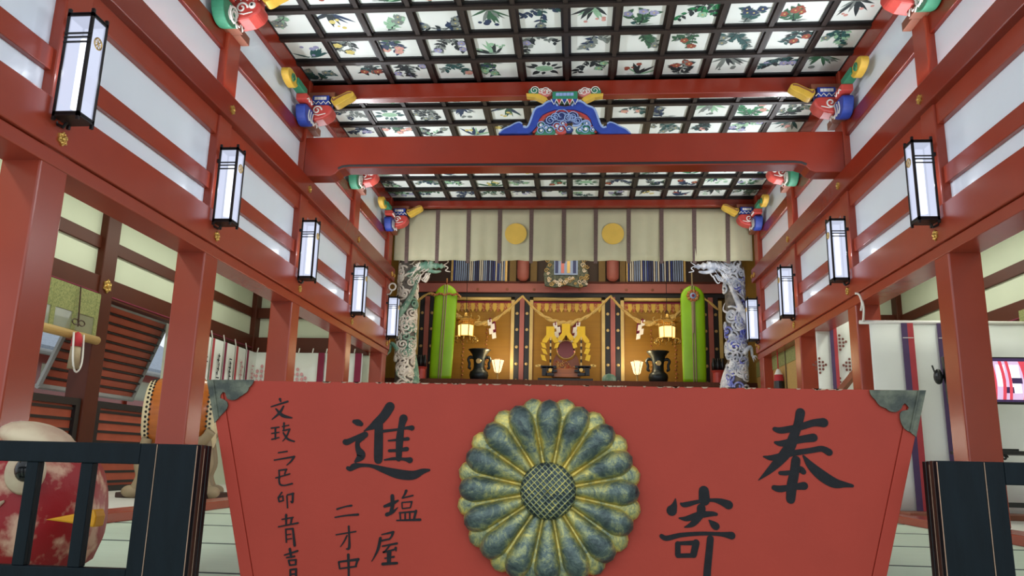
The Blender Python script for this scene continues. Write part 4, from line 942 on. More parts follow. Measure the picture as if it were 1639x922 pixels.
brush('brushed_character', (530, 630), 6.144, [[(228, 275, 40), (265, 285, 62), (295, 300, 45)], [(140, 475, 55), (165, 475, 58), (240, 440, 48), (335, 405, 62)], [(305, 425, 70), (262, 480, 45), (265, 540, 52), (295, 610, 85), (240, 668, 26)],
    [(165, 732, 36), (190, 740, 46), (230, 715, 60), (300, 705, 36), (400, 712, 34), (520, 750, 60), (660, 790, 88), (800, 803, 84), (900, 765, 52), (965, 752, 22)],
    [(578, 130, 96), (520, 220, 92), (440, 300, 84), (375, 340, 40), (320, 370, 6)], [(470, 290, 80), (468, 450, 86), (465, 600, 86), (465, 650, 82)], [(712, 245, 82), (690, 330, 62), (675, 450, 72), (665, 640, 54)],
    [(510, 370, 30), (640, 355, 24), (740, 338, 30), (795, 338, 52)], [(565, 463, 16), (650, 455, 25), (755, 445, 36)], [(572, 562, 28), (650, 558, 30), (745, 545, 42)], [(525, 652, 14), (620, 640, 30), (720, 645, 30), (775, 655, 58)]], 'large black character in the upper part of the box, drum side')
brush('brushed_character', (1200, 640), 5.122, [[(415, 105, 72), (395, 200, 66), (360, 300, 72), (320, 400, 84), (240, 500, 72), (150, 590, 42), (70, 660, 4)], [(205, 240, 35), (260, 250, 50), (400, 225, 52), (520, 190, 55), (605, 187, 72)], [(210, 350, 22), (270, 357, 48), (420, 325, 55), (522, 310, 64)],
    [(115, 465, 12), (190, 475, 45), (340, 440, 45), (500, 415, 42), (590, 402, 46), (650, 430, 55)], [(440, 460, 15), (500, 540, 60), (590, 620, 82), (690, 680, 76), (780, 695, 42), (840, 705, 24)], [(378, 495, 68), (365, 600, 70), (345, 700, 76), (335, 815, 68)],
    [(250, 600, 30), (300, 600, 36), (360, 588, 30), (410, 570, 50), (440, 590, 42)], [(200, 720, 40), (250, 730, 50), (350, 715, 42), (445, 705, 60)]], 'large black character at the top of the box, television side')
brush('brushed_character', (1040, 770), 6.07, [[(525, 95, 92), (530, 185, 100)], [(250, 168, 6), (238, 235, 52), (213, 287, 96)], [(295, 213, 12), (340, 230, 46), (470, 200, 34), (600, 185, 30), (690, 200, 56), (765, 232, 80)], [(287, 360, 14), (360, 365, 46), (480, 330, 60), (600, 318, 44), (645, 322, 30)],
    [(500, 262, 78), (495, 310, 74), (460, 370, 62), (410, 420, 48), (335, 450, 8)], [(578, 382, 14), (615, 418, 58), (642, 440, 68)], [(115, 535, 40), (165, 555, 46), (300, 525, 40), (500, 510, 34), (680, 515, 36), (795, 530, 68)],
    [(272, 610, 48), (272, 715, 50)], [(270, 605, 30), (440, 600, 42)], [(450, 600, 62), (425, 715, 58)], [(270, 725, 38), (425, 722, 40)], [(588, 560, 60), (575, 700, 62), (560, 850, 64), (548, 1040, 66), (535, 1090, 50), (470, 1110, 8)]], 'large black character low on the box, beside the bronze crest')
brush('brushed_inscription', (520, 770), 6.067, [[(580, 245, 25), (650, 220, 36), (710, 190, 18)], [(655, 145, 36), (657, 240, 36), (640, 300, 28)], [(602, 325, 36), (660, 300, 28), (710, 255, 6)], [(790, 95, 26), (775, 130, 18), (750, 165, 10)], [(752, 165, 14), (855, 140, 15)], [(748, 210, 12), (752, 265, 12)], [(745, 208, 12), (845, 200, 14)], [(845, 200, 15), (830, 260, 12)], [(750, 268, 12), (830, 258, 12)],
    [(730, 305, 14), (735, 380, 14)], [(725, 308, 14), (885, 295, 18)], [(885, 290, 24), (865, 375, 20)], [(780, 305, 14), (780, 375, 14)], [(825, 300, 14), (825, 375, 14)], [(695, 382, 12), (925, 375, 24)],
    [(550, 520, 10), (665, 495, 22)], [(660, 500, 26), (650, 535, 18), (625, 565, 16)], [(545, 580, 18), (630, 562, 15)], [(540, 555, 26), (520, 650, 26), (490, 720, 16), (455, 780, 6)], [(560, 632, 14), (700, 605, 20)], [(630, 625, 14), (590, 675, 14), (570, 692, 14), (690, 660, 18)], [(688, 648, 22), (692, 682, 8)], [(625, 690, 42), (622, 790, 36)], [(580, 750, 12), (670, 735, 18)], [(562, 805, 26), (700, 796, 22)]], 'two small black characters below the upper large one')
brush('brushed_inscription', (520, 770), 6.067, [[(120, 272, 18), (190, 250, 14), (258, 238, 20)], [(100, 352, 13), (200, 335, 15), (322, 325, 22)], [(105, 522, 12), (300, 490, 14)], [(232, 440, 18), (238, 560, 18), (235, 650, 24), (205, 658, 8)], [(215, 530, 14), (185, 590, 14), (150, 640, 6)], [(135, 785, 16), (145, 850, 14)], [(135, 785, 16), (325, 760, 24)], [(318, 765, 22), (300, 825, 16)], [(145, 850, 14), (305, 828, 16)], [(228, 715, 24), (232, 850, 20), (232, 1010, 16)]], 'short column of three small black characters')
brush('brushed_inscription', (410, 630), 6.144, [[(235, 55, 26), (242, 78, 14)], [(145, 130, 12), (310, 78, 20)], [(270, 125, 16), (230, 190, 24), (155, 255, 8)], [(195, 150, 14), (260, 215, 32), (350, 238, 14)], [(150, 340, 14), (225, 330, 14)], [(150, 392, 12), (230, 380, 12)], [(190, 340, 16), (190, 445, 16)], [(155, 450, 14), (230, 430, 12)], [(275, 290, 18), (272, 360, 12)], [(255, 325, 12), (325, 310, 12)], [(265, 365, 14), (330, 350, 16)], [(330, 350, 16), (300, 420, 14), (260, 470, 6)], [(265, 380, 12), (310, 445, 20), (375, 470, 14)],
    [(215, 582, 12), (305, 568, 14)], [(175, 655, 12), (375, 620, 18)], [(375, 620, 20), (345, 665, 16), (300, 705, 8)], [(225, 755, 12), (230, 830, 14)], [(225, 755, 14), (300, 745, 16)], [(295, 750, 14), (280, 795, 12)], [(190, 830, 12), (330, 790, 14)], [(225, 830, 14), (235, 890, 16), (280, 902, 14), (355, 885, 16)],
    [(253, 972, 14), (218, 1022, 12)], [(218, 1022, 14), (228, 1067, 12)], [(228, 1062, 14), (268, 1052, 12)], [(263, 1012, 12), (268, 1057, 12)], [(228, 1022, 12), (268, 1002, 12)], [(303, 1002, 12), (310, 1127, 12)], [(303, 997, 12), (366, 982, 18)], [(362, 982, 18), (358, 1067, 18), (338, 1057, 6)],
    [(296, 1192, 20), (296, 1282, 16)], [(252, 1237, 12), (362, 1217, 14)], [(352, 1222, 18), (342, 1277, 14)], [(217, 1310, 12), (412, 1272, 16)], [(292, 1332, 12), (299, 1467, 12)], [(292, 1334, 14), (362, 1327, 16)], [(362, 1327, 16), (380, 1492, 24)], [(302, 1387, 10), (346, 1382, 10)], [(302, 1432, 10), (352, 1424, 10)],
    [(332, 1527, 22), (346, 1607, 20)], [(282, 1587, 14), (407, 1547, 18)], [(302, 1612, 14), (377, 1600, 16)], [(320, 1642, 14), (332, 1687, 14)], [(320, 1640, 14), (392, 1634, 16)], [(392, 1634, 16), (390, 1680, 14)], [(332, 1687, 14), (392, 1680, 14)], [(337, 1732, 16), (340, 1880, 16)], [(337, 1732, 16), (394, 1724, 18)], [(394, 1724, 18), (394, 1880, 16)], [(340, 1777, 14), (394, 1772, 14)]], 'long thin column of small black characters beside the edge')
# chrysanthemum crest
cc = at(878, 785, 1, BY); CXC, CZC = cc.x, cc.z
m = MB(); m.lathe([(0, -0.02), (0.22, -0.012), (0.225, 0.002), (0, 0.002)], (CXC, BY-0.003, CZC), 48, axis='y'); m.attr = [0.05]*len(m.v)
crest = m.build('chrysanthemum_crest', CRESTMETAL, t_box, smooth=False); BASE[crest.name] = BASE[t_box.name]; crest['label'] = 'round gilt bronze chrysanthemum with sixteen petals'
def petal(ang, r0, r1, wmax, h, lift, name):
    m = MB(); nu, nv = 22, 13; vs = []; at_ = []
    for i in range(nu+1):
        u = i/nu; r = r0+(r1-r0)*u
        prof = (0.24+0.76*(min(1, u/0.72))**1.0) if u < 0.72 else math.sqrt(max(0.0, 1-((u-0.72)/0.28)**2))
        w = wmax*prof; hh = h*(0.35+0.65*min(1, u/0.6))*(1 if u < 0.75 else math.sqrt(max(0.0, 1-((u-0.75)/0.25)**2))*0.9+0.1*(1-u)/0.25)
        for j in range(nv):
            v = -1+2*j/(nv-1); k = math.sqrt(max(0.0, 1-abs(v)**2.4)); hz = lift*(1 if u < .98 else .5)+hh*k
            x = r*math.cos(ang)-w*v*math.sin(ang); z = r*math.sin(ang)+w*v*math.cos(ang)
            vs.append((CXC+x, BY-0.004-hz, CZC+z)); at_.append(0.02+(0.42 if name == 'petal' else 0.22)*(k**1.2)*(0.35+0.65*min(1, u/0.6)))
    fs = [(i*nv+j, i*nv+j+1, (i+1)*nv+j+1, (i+1)*nv+j) for i in range(nu) for j in range(nv-1)]
    m.add(vs, fs); m.attr = at_; o = m.build(name, CRESTMETAL, crest, smooth=True); return o
for k in range(16): petal(PI/2+2*PI*(k+0.5)/16, 0.10, 0.253, 0.034, 0.022, 0.006, 'back_petal')
for k in range(16): petal(PI/2+2*PI*k/16, 0.060, 0.246, 0.0385, 0.046, 0.014, 'petal')
m = MB(); nr, na = 64, 190; vs = []; at_ = []; R = 0.075
for i in range(nr+1):
    rr = R*math.sin(PI/2*i/nr) if i else 0.0005
    for j in range(na):
        a = 2*PI*j/na; x, z = rr*math.cos(a), rr*math.sin(a); u, v = (x+z)/math.sqrt(2), (x-z)/math.sqrt(2)
        pat = max(1-abs(math.sin(u*PI/0.0105))/0.62, 1-abs(math.sin(v*PI/0.0135))/0.55, 0.0); fade = min(1, (R-rr)/0.006)
        h = 0.040+0.034*math.sqrt(max(0, 1-(rr/R)**2))+0.0034*pat*fade
        if i == nr: h = 0.01
        vs.append((CXC+x, BY-h, CZC+z)); at_.append(0.62-0.52*pat)
m.add(vs, [(i*na+j, i*na+(j+1) % na, (i+1)*na+(j+1) % na, (i+1)*na+j) for i in range(nr) for j in range(na)]); m.attr = at_
m.build('button', CRESTMETAL, crest, smooth=True)

# ------------------------------------------------------------------ folding barriers on both sides of the box
def barrier(s, xe, label):
    # xe: end nearest the box; panels run away from it
    Y0 = 2.1; zt = 0.026; zb = FL
    t = thing('folding_barrier', label, 'barrier', (xe+s*0.5, Y0, FL), 'black folding barriers')
    def bx(m, u0, u1, y0, y1, z0, z1, mi=0):
        a, b = sorted((xe+s*u0, xe+s*u1)); m.box(a, b, y0, y1, z0, z1, mi)
    m = MB(); bx(m, 0.0, 0.112, Y0, Y0+0.026, zb, zt); m.build('solid_leaf', BLUEBLACK, t, bevel=0.003)
    for k, (ya, yb) in enumerate(((0.030, 0.047), (0.051, 0.068), (0.073, 0.092))):
        m = MB(); bx(m, 0.002*k, 1.05, Y0+ya, Y0+ya+0.002, zb+0.02, zt-0.004) if False else bx(m, 0.0, 0.10, Y0+ya, Y0+yb, zb, zt-0.001*k); m.build('folded_leaf', BLACKLAC if k else DARKWOOD, t, bevel=0.002)
    m = MB(); bx(m, -0.0015, 0.0, Y0+0.001, Y0+0.004, zb, zt-0.003); bx(m, -0.0012, 0.0, Y0+0.047, Y0+0.049, zb, zt-0.01); bx(m, 0.1118, 0.1132, Y0-0.001, Y0+0.002, zb, zt-0.002); m.build('worn_edge', WORN, t)
    w = 1.15
    m = MB(); bx(m, 0.114, 0.160, Y0, Y0+0.03, zb, zt); m.build('stile', BLUEBLACK, t, bevel=0.003)
    m = MB(); bx(m, w-0.05, w, Y0, Y0+0.03, zb, zt); m.build('stile', BLUEBLACK, t, bevel=0.003)
    m = MB(); bx(m, 0.160, w-0.05, Y0, Y0+0.03, zt-0.056, zt); m.build('top_rail', BLUEBLACK, t, bevel=0.003)
    m = MB(); bx(m, 0.160, w-0.05, Y0, Y0+0.03, -0.365, -0.303); m.build('bottom_rail', BLUEBLACK, t, bevel=0.003)
    for k in range(6):
        u = 0.294+0.158*k-0.0
        if u > w-0.08: break
        m = MB(); bx(m, u, u+0.034, Y0+0.004, Y0+0.032, -0.303, zt-0.056); m.build('bar', BLUEBLACK, t, bevel=0.002)
    for u in (0.05, w-0.03):
        m = MB(); bx(m, u-0.02, u+0.02, Y0-0.12, Y0+0.2, FL, FL+0.03); m.build('foot', BLUEBLACK, t)
barrier(-1, -1.034, 'blue-black folding wooden barrier in front of the mottled red figure')
barrier(1, 0.909, 'blue-black folding wooden barrier in front of the white partition and television')

# ------------------------------------------------------------------ mottled red papier figure behind the drum-side barrier
FY = 2.62
t = thing('papier_figure', 'big mottled red and white papier figure with round eye and yellow beak', 'festival figure', (-2.0, FY, FL))
def fx(px, py): return xz(px, py, FY)
prof = [xz(*p, FY+0.05) for p in ((160, 812), (160, 780), (154, 745), (138, 718), (105, 697), (60, 686), (10, 684), (-50, 696), (-110, 720), (-160, 765), (-185, 825), (-170, 880), (-130, 915), (-60, 935), (20, 935), (90, 925), (135, 905), (152, 870), (158, 840))]
m = MB(); n = len(prof); c0 = fx(40, 815); vs = []; rings = 9
for i in range(rings+1):
    a = -PI/2+PI*i/rings; k = math.cos(a)**0.55 if math.cos(a) > 0 else 0
    for p in prof: vs.append((c0[0]+(p[0]-c0[0])*max(k, .02), FY+0.24*math.sin(a), c0[1]+(p[1]-c0[1])*max(k, .02)))
m.add(vs, [(i*n+j, i*n+(j+1) % n, (i+1)*n+(j+1) % n, (i+1)*n+j) for i in range(rings) for j in range(n)]); m.build('body', FISHRED, t, smooth=True)
e = xz(38, 756, FY-0.235)
m = MB(); m.lathe([(0.0, -0.012), (0.06, -0.012), (0.07, 0.0), (0.06, 0.012), (0.0, 0.012)], (e[0], FY-0.228, e[1]), 28, axis='y'); er = m.build('eye_ring', CREAMP, t, smooth=True)
m = MB(); m.ell((e[0]+0.008, FY-0.236, e[1]+0.008), (0.038, 0.022, 0.038), 18, 10); m.build('pupil', GLOSSBLACK, er, smooth=True)
m = MB(); p = [xz(x, y, FY-0.245) for x, y in ((70, 832), (100, 826), (135, 819), (150, 815), (153, 827), (149, 845), (135, 841), (100, 836))]; m.prism(p, 'xz', FY-0.245, FY-0.19); m.build('beak', BEAK, t, bevel=0.006)
m = MB(); p = fx(85, 700); m.ell((p[0], FY-0.08, p[1]-0.005), (0.115, 0.12, 0.05), 18, 10, 0, Matrix.Rotation(0.25, 3, 'Y')); m.build('brow', CREAMP, t, smooth=True)
m = MB()
for k in range(7):
    a = fx(30+10*k, 800+12*(k % 3)); m.ell((a[0]-0.05, FY-0.235, a[1]-0.02), (0.05, 0.01, 0.010), 8, 5, 0, Matrix.Rotation(0.6-0.2*k, 3, 'Y'))
m.build('white_streak', CREAMP, t, smooth=True)
# ------------------------------------------------------------------ side aisles: outer walls
def aisle(s, xo, yc, side):
    a, b = sorted((xo+s*0.06, xo+s*0.11))
    m = MB(); m.box(a, b, 1.2, yc+0.1, 1.70, 2.95); struct('wall_aisle_'+('left' if s < 0 else 'right'), m, PLASTER)
    a, b = sorted((xo-s*0.0, xo+s*0.12))
    for nm, z0, z1, lab, ins in (('aisle_tie_beam', 1.61, 1.835, 'brown-red tie beam of the outer aisle wall', 0.0), ('aisle_rail', 2.13, 2.265, 'thin brown-red rail in the pale aisle wall', 0.03)):
        m = MB(); m.box(a+(ins if s > 0 else 0), b-(ins if s < 0 else 0), 1.2, yc, z0, z1)
        if nm == 'aisle_tie_beam':
            t = thing(nm, lab+', %s side' % side, 'beam', (xo, 6, z0), 'aisle wall beams'); m.build('timber', BROWNRED, t, bevel=0.006)
            for y in (3.86, 7.80): nail_cover(t, xo-s*0.02, y, 1.74, s, 0.078)
            g = MB(); g.tube([(xo-s*0.002, 1.2, 1.645), (xo-s*0.002, yc, 1.645)], 0.008, 5); g.build('groove_line', MAROON, t)
        else: tag(m.build(nm, BROWNRED, bevel=0.004), lab+', %s side' % side, 'beam', 'aisle wall beams')
    for y, w in ((3.86, 'front'), (7.80, 'middle'), (yc, 'corner')):
        m = MB(); p, q = sorted((xo-s*0.02, xo+s*0.2)); m.box(p, q, y-0.12, y+0.12, FL+0.04, 2.92)
        tag(m.build('aisle_post', BROWNRED, bevel=0.008), 'brown-red %s post of the outer aisle wall, %s side' % (w, side), 'post', 'aisle posts')
    # cross wall closing the aisle at its far end
    xi = XL-0.2 if s < 0 else XR+0.2
    a, b = sorted((xo+s*0.1, xi)); m = MB(); m.box(a, b, yc+0.06, yc+0.12, FL, 2.95); struct('wall_aisle_end_'+('left' if s < 0 else 'right'), m, PLASTER)
    for nm, z0, z1, lab in (('aisle_tie_beam', 1.56, 1.82, 'dark red tie beam across the aisle end wall'), ('aisle_rail', 2.13, 2.29, 'thin dark rail across the aisle end wall')):
        m = MB(); m.box(a, b, yc-0.03, yc+0.06, z0, z1); tag(m.build(nm, BROWNRED, bevel=0.004), lab+', %s side' % side, 'beam', 'aisle wall beams')
aisle(-1, -5.05, 11.83, 'drum'); aisle(1, 4.8, 12.05, 'television')
# lower walls of the aisles
m = MB(); m.box(-5.2, -5.12, 9.4, 11.9, FL, 1.65); struct('wall_left_lower', m, PLASTER)
m = MB(); m.box(4.9, 4.98, 1.2, 12.1, FL, 1.75); struct('wall_right_lower', m, PLASTER)
# crest helper
def crest_print(mb, cx, cz, y, r, mi=0, ax='xz'):
    k = 0
    for dx, dz in ((0, 1), (0, .5), (0, -.5), (0, -1), (.5, 0), (-.5, 0), (.45, .5), (-.45, .5), (.45, -.5), (-.45, -.5), (.85, .12), (-.85, .12), (0, 0)):
        q = [(cx+r*dx+r*0.17*math.cos(2*PI*j/8), cz+r*dz+r*0.19*math.sin(2*PI*j/8)) for j in range(8)]
        mb.prism(q, ax, y-0.002, y+0.001, mi)
# cloth with folds between two points
def drape(mb, p, q, zt, zb, amp, waves, n=40, mi=0, thick=0.006):
    p, q = Vector((p[0], p[1], 0)), Vector((q[0], q[1], 0)); d = (q-p); L = d.length; d.normalize(); nn = Vector((d.y, -d.x, 0)); vs = []
    for off in (0, thick):
        for i in range(n+1):
            u = i/n
            for j in range(7):
                v = j/6; w = amp*(0.3+0.7*v)*math.sin(u*waves*2*PI+0.8*v); c = p+d*(L*u)+nn*(w+off); vs.append((c.x, c.y, zt+(zb-zt)*v))
    N = (n+1)*7; fs = []
    for i in range(n):
        for j in range(6):
            a = i*7+j; fs.append((a, a+7, a+8, a+1)); fs.append((N+a+1, N+a+8, N+a+7, N+a))
    for j in range(6): fs.append((j, j+1, N+j+1, N+j)); a = n*7+j; fs.append((a+1, a, N+a, N+a+1))
    for i in range(n): a = i*7; fs.append((a+7, a, N+a, N+a+7)); a += 6; fs.append((a, a+7, N+a+7, N+a))
    mb.add(vs, fs, mi)
# banners along the drum-side outer wall
ys = [9.45+0.38*k for k in range(7)]
rng = random.Random(4)
for k in range(6):
    ya, yb = ys[k], ys[k]+0.36; t = thing('script_banner', 'white cloth banner with red stripe and black script, %s along the aisle wall' % ORD[k], 'banner', (-4.98, ya+0.18, 0.3), 'script banners on the aisle wall')
    m = MB(); drape(m, (-4.97, ya), (-4.97, yb), 1.56, 0.25, 0.012, 0.8, 16); m.build('cloth', WHITECLOTH, t, smooth=True)
    m = MB(); drape(m, (-4.955, ya-0.005), (-4.955, ya+0.05), 1.56, 0.25, 0.004, 0.5, 4); m.build('stripe', MAROON if k % 2 else STRIPERED, t)
    m = MB(); m.tube([(-4.97, ya, 1.56), (-4.99, ya-0.01, 1.66)], 0.008, 5); m.build('tie', WHITEP, t)
    m = MB()
    for j in range(7):
        z = 1.34-0.06*j; yy = ya+0.2+rng.uniform(-.02, .02); m.box(-4.945, -4.94, yy-rng.uniform(.01, .045), yy+rng.uniform(.01, .045), z-0.008, z+0.008)
        if rng.random() < .7: m.box(-4.945, -4.94, yy-0.008, yy+0.008, z-0.03, z+0.03)
    m.build('script', BLACKINKCLOTH if k < 4 else PINKCREST, t)
# crest curtains across the drum-side aisle end
t = thing('crest_curtain', 'white curtain with maroon stripes and pink crests at the drum-side aisle end', 'curtain', (-4.0, 11.72, 0.2))
m = MB(); drape(m, (-5.0, 11.72), (-3.28, 11.72), 1.57, 0.1, 0.015, 6, 80); m.build('cloth', WHITECLOTH, t, smooth=True)
for x in (-3.92, -4.62, -3.34):
    m = MB(); drape(m, (x-0.05, 11.69), (x+0.05, 11.69), 1.57, 0.1, 0.003, 0.4, 4); m.build('stripe', MAROON, t)
for x, z in ((-4.28, 1.16), (-3.64, 1.14), (-4.85, 1.2)):
    m = MB(); crest_print(m, x, z, 11.69, 0.15); m.build('crest', PINKCREST, t)
m = MB()
for k in range(8): m.tube([(-4.95+0.22*k, 11.70, 1.57), (-4.95+0.22*k, 11.73, 1.64)], 0.010, 5)
m.build('tie', WHITEP, t)
# rolled blind in the drum-side window bay
XB = -5.0
def bp(px, py): p = at(px, py, 0, XB); return (p.y, p.z)
t = thing('rolled_blind', 'half-rolled bamboo blind with green brocade top and hanging tassel', 'blind', (XB, 7.25, 1.1))
a0, a1 = bp(76, 448), bp(173, 480); b0, b1 = bp(68, 516), bp(166, 546)
ya, yb = 6.2, 7.66; zt = 1.62; zm = 1.36; zr = (b0[1]+b1[1])/2
m = MB(); m.box(XB-0.008, XB+0.008, ya, yb, zm, zt); m.build('header', BROCADE, t)
for y in (ya+0.02, 6.95, 7.28, yb-0.03):
    m = MB(); m.box(XB-0.010, XB+0.010, y-0.03, y+0.03, zr, zt-0.01); m.build('edge_band', BROCADE, t)
m = MB()
for k in range(34): z = zm-(zm-zr)*k/34; m.box(XB-0.003, XB+0.003, ya, yb, z-0.0042, z+0.0028)
m.build('bamboo', BLIND, t)
m = MB(); m.tube([(XB+0.01, ya-0.02, zr-0.03), (XB+0.01, yb+0.03, zr-0.03)], 0.045, 12); m.build('roll', BAMBOO, t, smooth=True)
m = MB(); m.tube([(XB+0.03, 7.28, zt), (XB+0.06, 7.28, zr+0.05)], 0.008, 6)
for q in (-1, 1): m.tube([(XB+0.06, 7.28+q*(0.05+0.05*math.cos(2*PI*k/10)), zr+0.09+0.028*math.sin(2*PI*k/10)) for k in range(11)], 0.006, 5)
m.build('cord', DARKWOOD, t)
m = MB(); m.lathe([(0.0, 0.02), (0.03, 0.0), (0.05, -0.05), (0.05, -0.13), (0.0, -0.13)], (XB+0.07, 7.28, zr-0.02), 12, 0); m.lathe([(0.045, 0.0), (0.055, -0.22), (0, -0.22)], (XB+0.07, 7.28, zr-0.15), 12, 1); m.build('tassel', [CRIMSON, PALEWOOD], t, smooth=True)
m = MB(); m.tube(spline([(XB+0.08, 7.20, zr-0.02), (XB+0.10, 7.22, zr-0.30), (XB+0.10, 7.29, zr-0.40), (XB+0.10, 7.36, zr-0.30), (XB+0.08, 7.36, zr-0.02)], 5), 0.010, 5); m.build('loop_cord', WHITEP, t)
# raised shutter outside
t = thing('lattice_shutter', 'large raised shutter of red slats swung outward under the eaves', 'shutter', (-5.3, 8.55, 0.66))
hx, hz, lx, lz, y0, y1 = -5.31, 1.66, -5.67, 0.67, 7.85, 9.62
ns = 10
def sp_(v, off=0): return (hx+(lx-hx)*v+off*0.94, hz+(lz-hz)*v-off*0.34)
m = MB()
for k in range(ns):
    v0, v1 = (k+0.22)/ns, (k+0.98)/ns; a = sp_(v0); b = sp_(v1); m.hexa([(a[0], y0, a[1]), (a[0], y1, a[1]), (b[0], y1, b[1]), (b[0], y0, b[1])], [(a[0]-0.015, y0, a[1]), (a[0]-0.015, y1, a[1]), (b[0]-0.015, y1, b[1]), (b[0]-0.015, y0, b[1])])
a, b = sp_(0, -0.02), sp_(1, -0.02); m.hexa([(a[0], y0, a[1]), (a[0], y1, a[1]), (b[0], y1, b[1]), (b[0], y0, b[1])], [(a[0]-0.012, y0, a[1]), (a[0]-0.012, y1, a[1]), (b[0]-0.012, y1, b[1]), (b[0]-0.012, y0, b[1])])
m.build('slat_panel', SLATRED, t)
m = MB()
for k in range(ns+1):
    a = sp_(k/ns, 0.012); m.tube([(a[0], y0, a[1]), (a[0], y1, a[1])], 0.015, 5)
m.build('lath', LATTICE, t)
m = MB()
for y in (y0, y1): a = sp_(0); b = sp_(1.0); m.tube([(a[0], y, a[1]), (b[0], y, b[1])], 0.032, 6)
for v in (0, 1.0): a = sp_(v); m.tube([(a[0], y0-0.02, a[1]), (a[0], y1+0.02, a[1])], 0.032, 6)
m.build('frame', STONE, t)
# lower lattice screens
for a, b, w in ((5.95, 7.66, 'beside the mottled red figure'), (7.94, 9.42, 'behind the drum')):
    t = thing('lattice_screen', 'low black-framed screen of red slats ' + w, 'screen', (-5.07, (a+b)/2, FL), 'low lattice screens')
    m = MB(); m.box(-5.11, -5.09, a, b, FL+0.04, 0.50)
    m.build('slat_panel', SLATRED, t)
    m = MB()
    for k in range(8): z = FL+0.14+0.105*k; m.box(-5.09, -5.07, a, b, z-0.014, z+0.014)
    m.build('lath', BLACKLAC, t)
    m = MB(); m.box(-5.12, -5.05, a, b, 0.46, 0.53); m.box(-5.12, -5.05, a, b, FL+0.04, FL+0.10); m.box(-5.12, -5.05, a, a+0.07, FL+0.10, 0.46); m.box(-5.12, -5.05, b-0.07, b, FL+0.10, 0.46); m.build('frame', BLACKLAC, t)
# yard and neighbouring shrine buildings seen through the opening
t = thing('corridor_building', 'red and white shrine corridor in daylight beyond the open shutter', 'building', (-9.6, 12, -1.45))
m = MB(); m.box(-9.9, -9.7, 5, 19, -1.45, 1.7); m.build('wall', PLASTER, t)
for z0, z1 in ((0.95, 1.12), (0.25, 0.36), (1.55, 1.8)): m = MB(); m.box(-9.7, -9.58, 5, 19, z0, z1); m.build('rail', RED, t)
for k in range(9): m = MB(); m.box(-9.7, -9.52, 5.5+1.5*k, 5.68+1.5*k, -1.45, 1.8); m.build('post', RED, t)
m = MB(); m.hexa([(-8.9, 4.5, 1.62), (-8.9, 19.5, 1.62), (-11, 19.5, 2.7), (-11, 4.5, 2.7)], [(-8.9, 4.5, 1.74), (-8.9, 19.5, 1.74), (-11, 19.5, 2.82), (-11, 4.5, 2.82)]); m.build('roof', TILEROOF, t)
m = MB(); m.tube([(-8.85, 4.5, 1.62), (-8.85, 19.5, 1.62)], 0.05, 8); m.build('gutter', STONE, t)
m = MB(); m.box(-9.56, -9.5, 11.0, 11.16, 0.86, 1.04); m.build('sign_plate', BEAK, t)
# ------------------------------------------------------------------ drum
t = thing('drum', 'big varnished barrel drum with studded hide heads on a wooden stand', 'drum', (-3.86, 7.5, FL))
dc = Vector((-3.87, 7.5, 0.38)); dr = Matrix.Rotation(math.radians(20), 3, 'Z')
def dl(mb, prof, n, mi=0):
    k = len(mb.v); mb.lathe(prof, (0, 0, 0), n, mi, axis='x'); mb.v[k:] = [tuple(dc+dr @ Vector(p)) for p in mb.v[k:]]
m = MB(); dl(m, [(0.31, -0.31), (0.345, -0.22), (0.365, -0.1), (0.37, 0), (0.365, 0.1), (0.345, 0.22), (0.31, 0.31)], 40); m.build('barrel', DRUMWOOD, t, smooth=True)
for q in (-1, 1):
    m = MB(); pr = [(0.0, q*0.325), (0.28, q*0.325), (0.318, q*0.312), (0.328, q*0.27), (0.334, q*0.235)]; dl(m, pr, 40); dh = m.build('drum_head', SKIN, t, smooth=True)
    m = MB()
    for row, (xx, rr) in enumerate(((0.285, 0.326), (0.255, 0.332))):
        for k in range(44):
            a = 2*PI*(k+0.5*row)/44; p = dc+dr @ Vector((q*xx, rr*math.cos(a), rr*math.sin(a))); m.ell(p, (0.013, 0.013, 0.013), 6, 4)
    m.build('stud', BLACKLAC, dh)
m = MB()
for yy in (-0.22, 0.22):
    p = dc+dr @ Vector((0, yy, 0)); m.tube(spline([(p.x-0.33, p.y, 0.22), (p.x-0.24, p.y, 0.12), (p.x, p.y, 0.06), (p.x+0.24, p.y, 0.12), (p.x+0.33, p.y, 0.22)], 5), 0.05, 8)
m.build('cradle', PALEWOOD, t, smooth=True)
for q in (-1, 1):
    for yy in (-0.22, 0.22):
        m = MB(); p = dc+dr @ Vector((q*0.26, yy, 0)); m.tube(spline([(p.x, p.y, 0.14), (p.x+q*0.05, p.y, -0.08), (p.x+q*0.02, p.y, -0.22), (p.x+q*0.10, p.y, FL+0.06)], 5), 0.05, 8); m.ell((p.x+q*0.10, p.y, FL+0.10), (0.09, 0.07, 0.06), 12, 8); m.build('leg', PALEWOOD, t, smooth=True)
m = MB(); p = dc; m.box(p.x-0.42, p.x+0.42, p.y-0.3, p.y+0.3, FL+0.04, FL+0.09); m.build('base_board', DARKWOOD, t, bevel=0.01)
